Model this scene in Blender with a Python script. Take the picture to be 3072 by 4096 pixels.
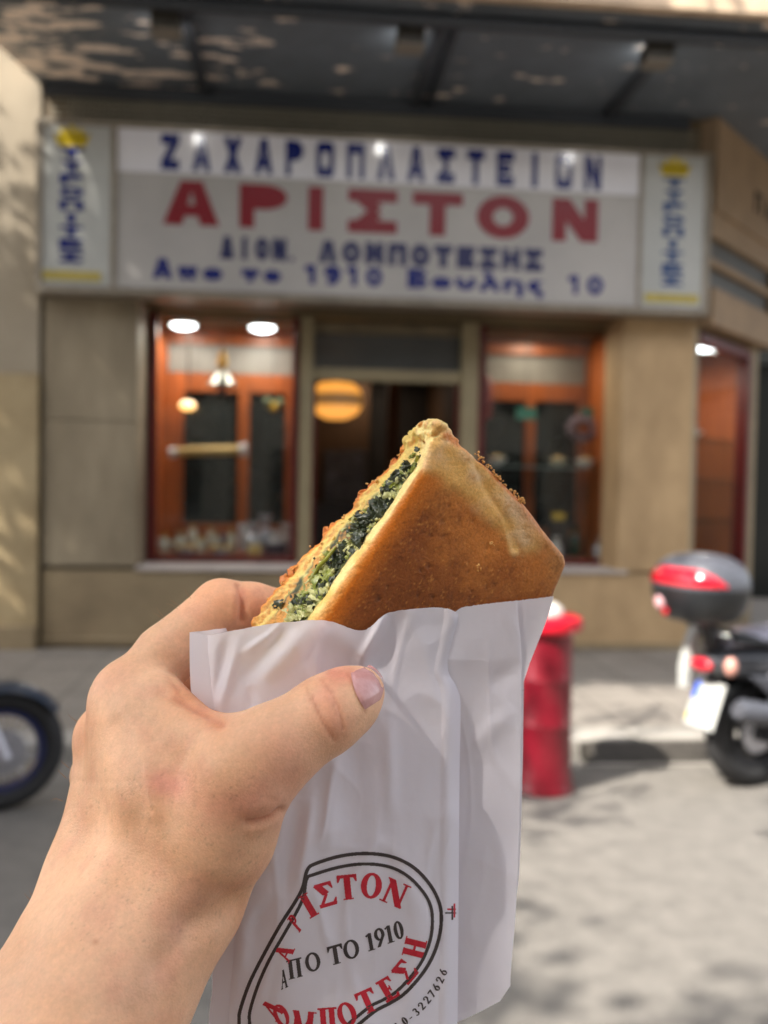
import bpy, bmesh, math, random
import numpy as np
from mathutils import Vector, Matrix, geometry
for o in list(bpy.data.objects): bpy.data.objects.remove(o)
SC = bpy.context.scene
COL = SC.collection
R_ = math.radians
random.seed(7); RNG = np.random.default_rng(11)

# ------------------------------------------------------------------ camera
FPX, YAW, PIT, ROLL, CAMH = 3800.0, R_(5.4), R_(-1.78), 0.0185, 1.55
f0 = np.array([math.sin(YAW)*math.cos(PIT), math.cos(YAW)*math.cos(PIT), math.sin(PIT)])
r0 = np.array([math.cos(YAW), -math.sin(YAW), 0.0]); u0 = np.cross(r0, f0)
RR = r0*math.cos(ROLL)+u0*math.sin(ROLL); UU = u0*math.cos(ROLL)-r0*math.sin(ROLL)
CC = np.array([0, 0, CAMH])
cd = bpy.data.cameras.new('camera'); cam = bpy.data.objects.new('camera', cd); COL.objects.link(cam)
cam.matrix_world = Matrix(((RR[0], UU[0], -f0[0], 0), (RR[1], UU[1], -f0[1], 0), (RR[2], UU[2], -f0[2], CAMH), (0, 0, 0, 1)))
cd.sensor_fit = 'HORIZONTAL'; cd.sensor_width = 36; cd.lens = 36*FPX/3072
cd.clip_start = 0.01; cd.clip_end = 500
cd.dof.use_dof = True; cd.dof.focus_distance = 0.292; cd.dof.aperture_fstop = 13.5; cd.dof.aperture_blades = 0
SC.camera = cam
# ------------------------------------------------------------------ light
SUN_EL, SUN_H = R_(47), (-0.83, -0.56)           # sun stands behind the camera, to the left
SUN_ST, SKY_ST, EXPO = 3.1, 0.15, 1.9
w = bpy.data.worlds.new('World'); SC.world = w; w.use_nodes = True
nt = w.node_tree; bg = nt.nodes['Background']
sky = nt.nodes.new('ShaderNodeTexSky'); sky.sky_type = 'NISHITA'; sky.sun_disc = False
sky.sun_elevation = SUN_EL; sky.sun_rotation = math.atan2(SUN_H[0], SUN_H[1])
sky.air_density = 1.0; sky.dust_density = 4.0; sky.ozone_density = 0.6; sky.altitude = 100
hs = nt.nodes.new('ShaderNodeHueSaturation'); hs.inputs['Saturation'].default_value = 0.3
nt.links.new(sky.outputs[0], hs.inputs['Color']); nt.links.new(hs.outputs[0], bg.inputs[0]); bg.inputs[1].default_value = SKY_ST
sd = np.array([SUN_H[0]*math.cos(SUN_EL), SUN_H[1]*math.cos(SUN_EL), math.sin(SUN_EL)]); sd /= np.linalg.norm(sd)
sl = bpy.data.lights.new('sun', 'SUN'); so = bpy.data.objects.new('sun', sl); COL.objects.link(so)
sl.energy = SUN_ST; sl.angle = R_(0.55); sl.color = (1.0, 0.93, 0.82)
so.rotation_euler = Vector(-sd).to_track_quat('-Z', 'Y').to_euler(); so.location = Vector(sd)*40
vs = SC.view_settings; vs.view_transform = 'Standard'; vs.look = 'None'; vs.gamma = 1; vs.exposure = EXPO
SC.cycles.use_denoising = True
SC.cycles.max_bounces = 8; SC.cycles.transparent_max_bounces = 12
SC.cycles.caustics_reflective = False; SC.cycles.caustics_refractive = False
SC.cycles.sample_clamp_indirect = 6

# ------------------------------------------------------------------ helpers
def ray(px, py): return f0+RR*((px-1536)/FPX)-UU*((py-2048)/FPX)
def P(px, py, z): return CC+z*ray(px, py)
def W(px, py, y):
    d = ray(px, py); return CC+d*(y/d[1])
def proj(v):
    d = np.asarray(v)-CC; z = d@f0
    return 1536+FPX*(d@RR)/z, 2048-FPX*(d@UU)/z, z
def PA(px, py, z):
    px = np.asarray(px, float); py = np.asarray(py, float); z = np.asarray(z, float)
    d = f0+RR*((px-1536)/FPX)[..., None]-UU*((py-2048)/FPX)[..., None]
    return CC+z[..., None]*d

def srgb(r, g, b):
    f = lambda c: (c/255/12.92 if c/255 <= 0.04045 else ((c/255+0.055)/1.055)**2.4)
    return (f(r), f(g), f(b))

def mat(name, col, rough=0.6, metal=0.0, var=0.0, vscale=8.0, col2=None, bump=0.0, bscale=60.0, coat=0.0, spec=0.5,
        stops=(0.35, 0.65), stretch=(1, 1, 1), emit=None, estr=0.0, detail=6.0, alpha_var=None):
    m = bpy.data.materials.new(name); m.use_nodes = True
    t = m.node_tree; b = t.nodes['Principled BSDF']
    b.inputs['Roughness'].default_value = rough; b.inputs['Metallic'].default_value = metal
    b.inputs['Coat Weight'].default_value = coat; b.inputs['Specular IOR Level'].default_value = spec
    b.inputs['Base Color'].default_value = (*col, 1)
    if emit:
        b.inputs['Emission Color'].default_value = (*emit, 1); b.inputs['Emission Strength'].default_value = estr
    if col2 is not None or var > 0 or bump > 0:
        tc = t.nodes.new('ShaderNodeTexCoord'); mp = t.nodes.new('ShaderNodeMapping')
        mp.inputs['Scale'].default_value = stretch
        t.links.new(tc.outputs['Object'], mp.inputs['Vector'])
    if col2 is not None or var > 0:
        n = t.nodes.new('ShaderNodeTexNoise'); n.inputs['Scale'].default_value = vscale; n.inputs['Detail'].default_value = detail
        n.inputs['Roughness'].default_value = 0.62
        t.links.new(mp.outputs[0], n.inputs['Vector'])
        r = t.nodes.new('ShaderNodeValToRGB')
        c2 = col2 if col2 is not None else tuple(c*(1-var) for c in col)
        c1 = col if col2 is not None else tuple(min(1, c*(1+var*0.6)) for c in col)
        r.color_ramp.elements[0].position = stops[0]; r.color_ramp.elements[0].color = (*c2, 1)
        r.color_ramp.elements[1].position = stops[1]; r.color_ramp.elements[1].color = (*c1, 1)
        t.links.new(n.outputs['Fac'], r.inputs[0]); t.links.new(r.outputs[0], b.inputs['Base Color'])
    if bump > 0:
        n2 = t.nodes.new('ShaderNodeTexNoise'); n2.inputs['Scale'].default_value = bscale; n2.inputs['Detail'].default_value = 8
        t.links.new(mp.outputs[0], n2.inputs['Vector'])
        bp = t.nodes.new('ShaderNodeBump'); bp.inputs['Strength'].default_value = bump; bp.inputs['Distance'].default_value = 0.02
        t.links.new(n2.outputs['Fac'], bp.inputs['Height']); t.links.new(bp.outputs[0], b.inputs['Normal'])
    return m

def tag(o, label=None, cat=None, group=None, kind=None):
    if label: o['label'] = label
    if cat: o['category'] = cat
    if group: o['group'] = group
    if kind: o['kind'] = kind
    return o
def empty(name, loc=(0, 0, 0), label=None, cat=None, group=None, rz=0.0):
    o = bpy.data.objects.new(name, None); COL.objects.link(o)
    o.location = loc; o.rotation_euler = (0, 0, rz); o.empty_display_size = 0.1
    return tag(o, label, cat, group)
def root_matrix(p):
    m = Matrix.LocRotScale(p.location, p.rotation_euler, p.scale)
    return root_matrix(p.parent) @ p.matrix_parent_inverse @ m if p.parent else m

class MB:
    def __init__(s): s.v = []; s.f = []
    def add(s, vs, fs):
        b = len(s.v); s.v += [tuple(map(float, q)) for q in vs]; s.f += [tuple(i+b for i in f) for f in fs]; return s
    def box(s, x0, x1, y0, y1, z0, z1):
        return s.add([(x0, y0, z0), (x1, y0, z0), (x1, y1, z0), (x0, y1, z0), (x0, y0, z1), (x1, y0, z1), (x1, y1, z1), (x0, y1, z1)],
              [(0, 3, 2, 1), (4, 5, 6, 7), (0, 1, 5, 4), (1, 2, 6, 5), (2, 3, 7, 6), (3, 0, 4, 7)])
    def hexa(s, q):                      # 8 corners, same order as box
        return s.add(q, [(0, 3, 2, 1), (4, 5, 6, 7), (0, 1, 5, 4), (1, 2, 6, 5), (2, 3, 7, 6), (3, 0, 4, 7)])
    def obox(s, a, dx, dy, x0, x1, y0, y1, z0, z1):   # box in an oriented plan frame: origin a, axes dx, dy
        pt = lambda x, y, z: (a[0]+dx[0]*x+dy[0]*y, a[1]+dx[1]*x+dy[1]*y, z)
        return s.hexa([pt(x0, y0, z0), pt(x1, y0, z0), pt(x1, y1, z0), pt(x0, y1, z0), pt(x0, y0, z1), pt(x1, y0, z1), pt(x1, y1, z1), pt(x0, y1, z1)])
    def tube(s, pts, rad, n=12, caps=True, squash=None):
        pts = [np.array(p, float) for p in pts]; m = len(pts)
        rad = [rad]*m if np.isscalar(rad) else rad
        up = None; rings = []
        for i, p in enumerate(pts):
            t = pts[min(i+1, m-1)]-pts[max(i-1, 0)]; t /= np.linalg.norm(t)+1e-12
            if up is None:
                a = np.array([0, 0, 1.0]) if abs(t[2]) < 0.9 else np.array([1.0, 0, 0])
                up = np.cross(t, np.cross(a, t))
            up = up-t*(up@t); up /= np.linalg.norm(up); sd_ = np.cross(t, up)
            q = (1, 1) if squash is None else squash
            rings.append([p+rad[i]*(q[0]*math.cos(2*math.pi*k/n)*sd_+q[1]*math.sin(2*math.pi*k/n)*up) for k in range(n)])
        fs = []
        for i in range(m-1):
            for k in range(n): fs.append((i*n+k, i*n+(k+1) % n, (i+1)*n+(k+1) % n, (i+1)*n+k))
        if caps: fs += [tuple(range(n))[::-1], tuple((m-1)*n+k for k in range(n))]
        return s.add([v for r in rings for v in r], fs)
    def lathe(s, prof, c=(0, 0, 0), n=32, sx=1, sy=1):          # prof: (radius, z)
        m = len(prof); vs = [(c[0]+r*sx*math.cos(2*math.pi*k/n), c[1]+r*sy*math.sin(2*math.pi*k/n), c[2]+z) for r, z in prof for k in range(n)]
        fs = [(i*n+k, i*n+(k+1) % n, (i+1)*n+(k+1) % n, (i+1)*n+k) for i in range(m-1) for k in range(n)]
        if prof[0][0] > 1e-6: fs.append(tuple(range(n))[::-1])
        if prof[-1][0] > 1e-6: fs.append(tuple((m-1)*n+k for k in range(n)))
        return s.add(vs, fs)
    def ball(s, c, r, n=16, m=10, sc=(1, 1, 1), jit=0.0):
        vs = []
        for i in range(m+1):
            th = math.pi*i/m
            for k in range(n):
                ph = 2*math.pi*k/n; j = 1+jit*random.uniform(-1, 1)
                vs.append((c[0]+r*sc[0]*j*math.sin(th)*math.cos(ph), c[1]+r*sc[1]*j*math.sin(th)*math.sin(ph), c[2]+r*sc[2]*j*math.cos(th)))
        return s.add(vs, [(i*n+k, (i+1)*n+k, (i+1)*n+(k+1) % n, i*n+(k+1) % n) for i in range(m) for k in range(n)])
    def grid(s, A):                                       # A: (ny, nx, 3)
        ny, nx = A.shape[:2]
        return s.add(A.reshape(-1, 3), [(j*nx+i, j*nx+i+1, (j+1)*nx+i+1, (j+1)*nx+i) for j in range(ny-1) for i in range(nx-1)])
    def build(s, name, m, parent=None, bevel=0.0, smooth=False, label=None, local=False, seg=2, angle=40):
        me = bpy.data.meshes.new(name); me.from_pydata(s.v, [], s.f)
        bm = bmesh.new(); bm.from_mesh(me)
        bmesh.ops.remove_doubles(bm, verts=bm.verts, dist=1e-6)
        bmesh.ops.recalc_face_normals(bm, faces=bm.faces)
        if bevel > 0:
            es = [e for e in bm.edges if len(e.link_faces) == 2 and e.calc_face_angle(0) > R_(30)]
            bmesh.ops.bevel(bm, geom=es, offset=bevel, segments=seg, profile=0.6, affect='EDGES', clamp_overlap=True)
        if smooth:
            for f in bm.faces: f.smooth = True
            for e in bm.edges:
                if len(e.link_faces) == 2 and e.calc_face_angle(0) > R_(angle): e.smooth = False
        bm.to_mesh(me); bm.free()
        o = bpy.data.objects.new(name, me); COL.objects.link(o)
        if m: me.materials.append(m)
        if parent:
            o.parent = parent
            if not local: o.matrix_parent_inverse = root_matrix(parent).inverted()
        if label: o['label'] = label
        return o
def npmesh(name, V, Fq, m, parent=None, smooth=True, cols=None):
    me = bpy.data.meshes.new(name)
    V = np.asarray(V, np.float32); Fq = np.asarray(Fq, np.int32); k = Fq.shape[1]
    me.vertices.add(len(V)); me.vertices.foreach_set('co', V.ravel())
    me.loops.add(Fq.size); me.loops.foreach_set('vertex_index', Fq.ravel())
    me.polygons.add(len(Fq)); me.polygons.foreach_set('loop_start', np.arange(0, Fq.size, k, dtype=np.int32))
    me.polygons.foreach_set('loop_total', np.full(len(Fq), k, np.int32))
    me.update(calc_edges=True); me.validate()
    if smooth: me.polygons.foreach_set('use_smooth', np.ones(len(me.polygons), bool))
    for nm, c in (cols or {}).items():
        a = me.color_attributes.new(nm, 'FLOAT_COLOR', 'POINT')
        c4 = np.ones((len(V), 4), np.float32); c4[:, :3] = c; a.data.foreach_set('color', c4.ravel())
    o = bpy.data.objects.new(name, me); COL.objects.link(o)
    if m: me.materials.append(m)
    if parent: o.parent = parent; o.matrix_parent_inverse = root_matrix(parent).inverted()
    return o
def copy_tree(o, parent=None):
    c = o.copy(); COL.objects.link(c)
    if parent: c.parent = parent; c.matrix_parent_inverse = o.matrix_parent_inverse.copy()
    for ch in list(o.children): copy_tree(ch, c)
    return c
NROT = np.array(Matrix.Rotation(.9, 3, Vector((.4, .7, .6)).normalized()))
def vnoise(Pt, seed=0, octaves=3, scale=1.0):
    """value noise for arrays of points (n,3), about -1..1"""
    Pt = np.asarray(Pt, float)*scale; out = np.zeros(len(Pt)); amp = 1; tot = 0
    for o_ in range(octaves):
        Pt = Pt@NROT
        i = np.floor(Pt).astype(np.int64); f = Pt-i; f = f*f*(3-2*f); acc = 0
        for dx in (0, 1):
            for dy in (0, 1):
                for dz in (0, 1):
                    h = ((i[:, 0]+dx)*374761393+(i[:, 1]+dy)*668265263+(i[:, 2]+dz)*2147483647+seed*1274126177+o_*97) & 0xffffffff
                    h = ((h ^ (h >> 13))*1274126177) & 0xffffffff; h = (h ^ (h >> 16)) & 0xffff
                    wgt = (f[:, 0] if dx else 1-f[:, 0])*(f[:, 1] if dy else 1-f[:, 1])*(f[:, 2] if dz else 1-f[:, 2])
                    acc = acc+wgt*(h/32767.5-1)
        out += amp*acc; tot += amp; amp *= 0.5; Pt = Pt*2.03+17.1
    return out/tot
# ------------------------------------------------------------------ lettering: implicit glyphs rastered to quads
def _poly(x, y, pts):
    ins = np.zeros(x.shape, bool); n = len(pts)
    for i in range(n):
        x1, y1 = pts[i]; x2, y2 = pts[(i+1) % n]
        c = (y1 > y) != (y2 > y)
        with np.errstate(divide='ignore', invalid='ignore'): xi = (x2-x1)*(y-y1)/(y2-y1+1e-15)+x1
        ins ^= c & (x < xi)
    return ins
def _seg(x, y, a, b, w0, w1=None):
    w1 = w0 if w1 is None else w1
    dx, dy = b[0]-a[0], b[1]-a[1]; L = math.hypot(dx, dy)
    t = ((x-a[0])*dx+(y-a[1])*dy)/L; d = np.abs((x-a[0])*dy-(y-a[1])*dx)/L
    return (t >= 0) & (t <= L) & (d <= (w0+(w1-w0)*np.clip(t/L, 0, 1))/2)
def _ell(x, y, cx, cy, rx, ry): return ((x-cx)/rx)**2+((y-cy)/ry)**2 <= 1
def glyph_sans(ch, x, y, t):
    """block letter in the unit square, stroke t (horizontal strokes as thick as th)"""
    R = lambda a, b, c, d: (x >= a) & (x <= b) & (y >= c) & (y <= d)
    S = lambda p, q, w=None: _seg(x, y, p, q, w or t); h = t*0.95
    def ring(cx, cy, rx, ry): return _ell(x, y, cx, cy, rx, ry) & ~_ell(x, y, cx, cy, rx-t, ry-h)
    if ch in 'ΑA': return _poly(x, y, [(0, 0), (t*1.1, 0), (.5, 1-h*.8), (1-t*1.1, 0), (1, 0), (.5+t*.62, 1), (.5-t*.62, 1)]) | R(.2, .8, .2, .2+h*.9) & _poly(x, y, [(0, 0), (1, 0), (.5+t*.6, 1), (.5-t*.6, 1)])
    if ch == 'Λ': return _poly(x, y, [(0, 0), (t*1.1, 0), (.5, 1-h*.8), (1-t*1.1, 0), (1, 0), (.5+t*.62, 1), (.5-t*.62, 1)])
    if ch == 'Δ': return _poly(x, y, [(0, 0), (1, 0), (.5+t*.6, 1), (.5-t*.6, 1)]) & ~_poly(x, y, [(t*1.2, h), (1-t*1.2, h), (.5, 1-h*1.3)])
    if ch == 'Ζ': return R(0, 1, 0, h) | R(0, 1, 1-h, 1) | S((t*.55, h*.5), (1-t*.55, 1-h*.5), t*1.15) & R(0, 1, 0, 1)
    if ch == 'Χ': return (S((t*.5, -.05), (1-t*.5, 1.05), t*1.1) | S((t*.5, 1.05), (1-t*.5, -.05), t*1.1)) & R(0, 1, 0, 1)
    if ch == 'Ρ': return R(0, t, 0, 1) | (ring(.5, .71, .5, .29) & (x > .45)) | R(0, .5, 1-h, 1) | R(0, .5, .42, .42+h)
    if ch == 'Ο': return (_ell(x, y, .5, .5, .5, .5) & ~_ell(x, y, .5, .5, .5-t, .5-h))
    if ch == 'O': return R(0, 1, 0, 1) & ~R(t, 1-t, h, 1-h) & ~((np.abs(x-.5)+np.abs(y-.5)*1.0) > .87)
    if ch == 'Π': return R(0, t, 0, 1) | R(1-t, 1, 0, 1) | R(0, 1, 1-h, 1)
    if ch == 'Σ': return R(0, 1, 0, h) | R(0, 1, 1-h, 1) | S((t*.55, h*.3), (.6, .5), t*.95) & (y < .5) | S((t*.55, 1-h*.3), (.6, .5), t*.95) & (y >= .5)
    if ch == 'Τ': return R(0, 1, 1-h, 1) | R(.5-t*.5, .5+t*.5, 0, 1)
    if ch == 'Ε': return R(0, t, 0, 1) | R(0, 1, 0, h) | R(0, 1, 1-h, 1) | R(0, .85, .5-h*.5, .5+h*.5)
    if ch == 'Ι': return R(.5-t*.5, .5+t*.5, 0, 1)
    if ch == 'Ν': return R(0, t, 0, 1) | R(1-t, 1, 0, 1) | S((t*.5, 1), (1-t*.5, 0), t*1.15) & R(0, 1, 0, 1)
    if ch == 'Μ': return R(0, t, 0, 1) | R(1-t, 1, 0, 1) | (S((t*.5, 1), (.5, .25), t) | S((1-t*.5, 1), (.5, .25), t)) & R(0, 1, 0, 1)
    if ch == 'Η': return R(0, t, 0, 1) | R(1-t, 1, 0, 1) | R(0, 1, .5-h*.5, .5+h*.5)
    if ch == 'Υ': return R(.5-t*.5, .5+t*.5, 0, .5) | (S((t*.5, 1.02), (.5, .42), t) | S((1-t*.5, 1.02), (.5, .42), t)) & R(0, 1, 0, 1)
    if ch == 'Β': return R(0, t, 0, 1) | (ring(.45, .28, .55, .28) | ring(.42, .74, .52, .26)) & (x > .4) | R(0, .45, 0, h) | R(0, .45, 1-h, 1) | R(0, .45, .5-h*.5, .5+h*.5)
    if ch == '.': return R(0, .28, 0, .2)
    if ch == '1': return R(.4, .4+t, 0, 1) | S((.12, .72), (.5, .97), t*.9)
    if ch == '9': return ring(.5, .68, .5, .32) | S((.93, .6), (.5, .02), t) | R(.2, .6, 0, h)
    if ch == '0': return ring(.5, .5, .5, .5)
    # lower case (x-height .62)
    if ch == 'π': return R(0, 1, .62-h, .62) | R(.12, .12+t, 0, .6) | R(.88-t, .88, 0, .6)
    if ch == 'ό' or ch == 'ο': return ring(.5, .31, .5, .31) | (S((.5, .78), (.62, 1), t*.7) if ch == 'ό' else False)
    if ch == 'τ': return R(0, 1, .62-h, .62) | R(.5-t*.5, .5+t*.5, 0, .6)
    if ch == 'υ': return (ring(.5, .33, .5, .33) & (y < .35)) | R(0, t, .33, .62) | R(1-t, 1, .33, .62)
    if ch == 'λ': return S((.28, 1), (.95, 0), t) | S((.05, 0), (.55, .55), t)
    if ch == 'ή': return R(0, t, 0, .62) | R(1-t, 1, -.25, .4) | (ring(.5, .34, .5, .28) & (y > .34)) | S((.5, .76), (.62, 1), t*.7)
    if ch == 'η': return R(0, t, 0, .62) | R(1-t, 1, -.25, .4) | (ring(.5, .34, .5, .28) & (y > .34))
    if ch == 'ς': return (ring(.5, .31, .5, .31) & ~((x > .6) & (y > .1) & (y < .5))) | S((.55, .03), (.75, -.22), t)
    return np.zeros(x.shape, bool)
def glyph_serif(ch, x, y, T=.2, t=.075, s=.055):
    """roman letter, cap height 1, returns mask; width per letter in SERIF_W"""
    w = SERIF_W[ch]
    R = lambda a, b, c, d: (x >= a) & (x <= b) & (y >= c) & (y <= d)
    S = lambda p, q, k: _seg(x, y, p, q, k); B = R(-.1, w+.1, 0, 1)
    foot = lambda c, k=.17: R(c-k, c+k, 0, s); head = lambda c, k=.17: R(c-k, c+k, 1-s, 1)
    if ch == 'Ι': return R(w/2-T/2, w/2+T/2, 0, 1) | foot(w/2, .2) | head(w/2, .2)
    if ch == 'Τ': return R(w/2-T/2, w/2+T/2, 0, 1) | foot(w/2, .2) | R(0, w, 1-t*1.2, 1) | _poly(x, y, [(0, 1), (0, .7), (.05, .7), (.17, .93), (.17, 1)]) | _poly(x, y, [(w, 1), (w, .7), (w-.05, .7), (w-.17, .93), (w-.17, 1)])
    if ch in 'Ο0': return _ell(x, y, w/2, .5, w/2, .52) & ~_ell(x, y, w/2, .5, w/2-T*.95, .52-t)
    if ch == 'Ν': return (R(.1, .1+t, 0, 1) | R(w-.1-t, w-.1, 0, 1) | S((.1, 1.03), (w-.1, -.03), T) & B) | foot(.14) | head(.08, .12) | head(w-.14)
    if ch == 'Σ': return (R(.04, w-.03, 0, t*1.4) | R(.04, w-.05, 1-t*1.2, 1) | S((.1, 1), (w*.56, .5), T*1.05) & (y >= .49) & B | S((.1, .03), (w*.56, .52), t*1.1) & B
                | _poly(x, y, [(w-.03, 0), (w+.02, .3), (w-.03, .3), (w-.2, .08), (w-.2, 0)]) | _poly(x, y, [(w-.05, 1), (w-.03, .7), (w-.08, .7), (w-.22, .93), (w-.22, 1)]))
    if ch == 'Ρ': return R(.13, .13+T, 0, 1) | foot(.23) | head(.15, .14) | (_ell(x, y, w-.36, .73, .36, .27) & ~_ell(x, y, w-.36, .73, .36-T*.9, .27-t) & (x > .3)) | R(.2, w-.34, 1-t, 1) | R(.2, w-.34, .46, .46+t)
    if ch == 'Α': return (S((.12, -.03), (w/2, 1.02), t) | S((w-.16, -.03), (w/2-.03, 1.02), T) | R(.28, w-.3, .3, .3+t)) & B | foot(.12, .13) | foot(w-.16, .18)
    if ch == 'Λ': return (S((.12, -.03), (w/2, 1.02), t) | S((w-.16, -.03), (w/2-.03, 1.02), T)) & B | foot(.12, .13) | foot(w-.16, .18)
    if ch == 'Π': return R(.13, .13+T, 0, 1) | R(w-.13-T, w-.13, 0, 1) | R(.03, w-.03, 1-s*1.4, 1) | foot(.23) | foot(w-.23)
    if ch == 'Μ': return (R(.11, .11+t, 0, 1) | R(w-.13-T, w-.13, 0, 1) | S((.13, 1.03), (w/2-.03, -.02), T) | S((w-.2, 1.03), (w/2-.03, 0), t)) & B | foot(.14, .13) | foot(w-.23) | head(.1, .1) | head(w-.16, .15)
    if ch == 'Ε': return R(.13, .13+T, 0, 1) | R(.04, w-.04, 0, t) | R(.04, w-.08, 1-t, 1) | R(.2, w-.22, .5-t/2, .5+t/2) | _poly(x, y, [(w-.04, 0), (w, .28), (w-.05, .28), (w-.2, .05), (w-.2, 0)]) | _poly(x, y, [(w-.08, 1), (w-.06, .73), (w-.11, .73), (w-.24, .95), (w-.24, 1)]) | R(w-.28, w-.22, .37, .63)
    if ch == 'Η': return R(.13, .13+T, 0, 1) | R(w-.13-T, w-.13, 0, 1) | R(.2, w-.2, .5-t/2, .5+t/2) | foot(.23) | foot(w-.23) | head(.23) | head(w-.23)
    if ch == '1': return R(w/2-T*.45, w/2+T*.45, 0, .98) | foot(w/2, .19) | S((w/2-.2, .84), (w/2+.02, .97), t)
    if ch == '9': return _ell(x, y, w/2, .67, w/2, .34) & ~_ell(x, y, w/2, .67, w/2-T*.85, .34-t) | S((w-.06, .62), (.12, -.02), T*.75) & B
    if ch == '6': return _ell(x, y, w/2, .33, w/2, .34) & ~_ell(x, y, w/2, .33, w/2-T*.85, .34-t) | S((.08, .38), (w-.1, 1.02), T*.75) & B
    if ch == '2': return R(.02, w, 0, t*1.6) | S((.08, .05), (w-.1, .62), T*.7) | (_ell(x, y, w/2, .7, w/2, .31) & ~_ell(x, y, w/2, .7, w/2-T*.8, .31-t)) & ((y > .7) | (x > w*.6) & (y > .52))
    if ch == '3': return ((_ell(x, y, w/2, .74, w/2-.03, .27) & ~_ell(x, y, w/2, .74, w/2-T*.9, .27-t)) | (_ell(x, y, w/2, .28, w/2, .29) & ~_ell(x, y, w/2, .28, w/2-T*.85, .29-t))) & ~((x < w*.42) & (y > .2) & (y < .82))
    if ch == '7': return R(0, w, 1-t*1.8, 1) | S((w-.06, .97), (w*.3, -.02), T*.75) & B
    if ch == '-': return R(0, w, .3, .42)
    return np.zeros(x.shape, bool)
SERIF_W = {'Ι': .42, 'Τ': .78, 'Ο': .84, '0': .56, 'Ν': .92, 'Σ': .76, 'Ρ': .76, 'Α': .88, 'Λ': .88, 'Π': .92, 'Μ': 1.06, 'Ε': .72, 'Η': .94, '1': .44, '9': .56, '6': .56, '2': .56, '3': .54, '7': .54, '-': .34}
def runs(mask):
    """row runs of a boolean raster -> list of (j, i0, i1)"""
    out = []
    d = np.diff(np.pad(mask.astype(np.int8), ((0, 0), (1, 1))), axis=1)
    for j in np.nonzero(mask.any(1))[0]:
        a = np.nonzero(d[j] == 1)[0]; b = np.nonzero(d[j] == -1)[0]
        out += [(j, p, q) for p, q in zip(a, b)]
    return out
def wall_text(parent, items, y, m, step=0.006):
    """items: (char, x0, x1, z0, z1, stroke); each letter a flat piece on the plane y, part of its panel"""
    for ch, xa, xb, za, zb, t in items:
        mb = MB(); e = 0.35 if ch.islower() or ch == 'ς' else 0
        nx = max(8, int((xb-xa)/step)); nz = max(8, int((zb-za)*(1+e)/step))
        gx = (np.arange(nx)+.5)/nx; gz = (np.arange(nz)+.5)/nz*(1+e)-e
        X, Z = np.meshgrid(gx, gz); mk = glyph_sans(ch, X, Z, t)
        for j, i0, i1 in runs(mk):
            x0 = xa+(xb-xa)*i0/nx; x1 = xa+(xb-xa)*i1/nx
            z0 = za+(zb-za)*(j/nz*(1+e)-e); z1 = za+(zb-za)*((j+1)/nz*(1+e)-e)
            mb.add([(x0, y, z0), (x1, y, z0), (x1, y, z1), (x0, y, z1)], [(0, 1, 2, 3)])
        mb.build('letter', m, parent)
# ================================================================== SETTING
M_asph = mat('asphalt', srgb(118, 114, 109), .85, vscale=9.0, col2=srgb(97, 94, 90), bump=.35, bscale=90, stops=(.3, .7))
M_pave = mat('paving', srgb(130, 124, 117), .8, vscale=3.2, col2=srgb(112, 106, 100), bump=.2, bscale=70, stops=(.3, .7))
M_kerb = mat('kerb', srgb(150, 146, 140), .8, var=.25, vscale=6, bump=.3)
M_marble_l = mat('marble_grey', srgb(160, 147, 124), .7, vscale=3.2, stretch=(1, 1, .3), col2=srgb(122, 110, 90), stops=(.3, .72), bump=.08, bscale=30)
M_marble_r = mat('marble_beige', srgb(184, 156, 118), .72, vscale=3.4, stretch=(1, 1, .5), col2=srgb(154, 128, 94), stops=(.28, .66), bump=.08, bscale=30)
M_plinth = mat('plinth', srgb(152, 135, 106), .65, vscale=2.0, col2=srgb(120, 104, 80), stops=(.3, .7), bump=.1, bscale=30)
M_dark = mat('dark_brown', srgb(38, 34, 28), .8)  # plain dark brown for joints, drain well, cords and letters
M_sill = mat('sill_marble', srgb(178, 170, 166), .5, var=.15, vscale=5)
M_beige = mat('beige_metal', srgb(148, 136, 106), .45, var=.12, vscale=4)
M_brownb = mat('brown_beam', srgb(96, 82, 60), .6, var=.3, vscale=3)
M_maroon = mat('maroon_paint', srgb(92, 24, 22), .4, var=.2, vscale=6)
M_wood = mat('orange_wood', srgb(160, 84, 34), .45, vscale=5, col2=srgb(112, 54, 20), stretch=(6, 6, .6), stops=(.3, .7))
M_woodp = mat('wood_panel', srgb(178, 96, 44), .5, vscale=4, col2=srgb(150, 74, 30), stretch=(5, 5, .5), stops=(.3, .7))
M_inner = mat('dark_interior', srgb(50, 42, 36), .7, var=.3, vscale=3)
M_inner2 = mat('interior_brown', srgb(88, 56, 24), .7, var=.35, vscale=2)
M_grey = mat('grey_blind', srgb(112, 108, 102), .6, var=.15, vscale=4)
M_roller = mat('roller_shutter', srgb(78, 80, 80), .5, var=.15, vscale=4)
M_signw = mat('sign_white', srgb(226, 226, 234), .14, coat=.4, var=.05, vscale=2)
M_signg = mat('sign_grey', srgb(178, 175, 173), .16, coat=.35, var=.07, vscale=2)
M_signs = mat('sign_side', srgb(178, 180, 178), .2, coat=.3, var=.07, vscale=2)
M_frame = mat('sign_frame', srgb(140, 132, 120), .5, metal=.2, var=.2, vscale=5)
M_navy = mat('navy_letters', srgb(20, 34, 112), .25, coat=.3)
M_navy2 = mat('dark_navy_letters', srgb(26, 32, 84), .3, coat=.2)
M_red = mat('red_letters', srgb(128, 14, 32), .3, coat=.1)
M_yel = mat('yellow_paint', srgb(206, 180, 26), .4)
M_yel2 = mat('faded_yellow', srgb(176, 160, 84), .5, var=.2, vscale=20)
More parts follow.
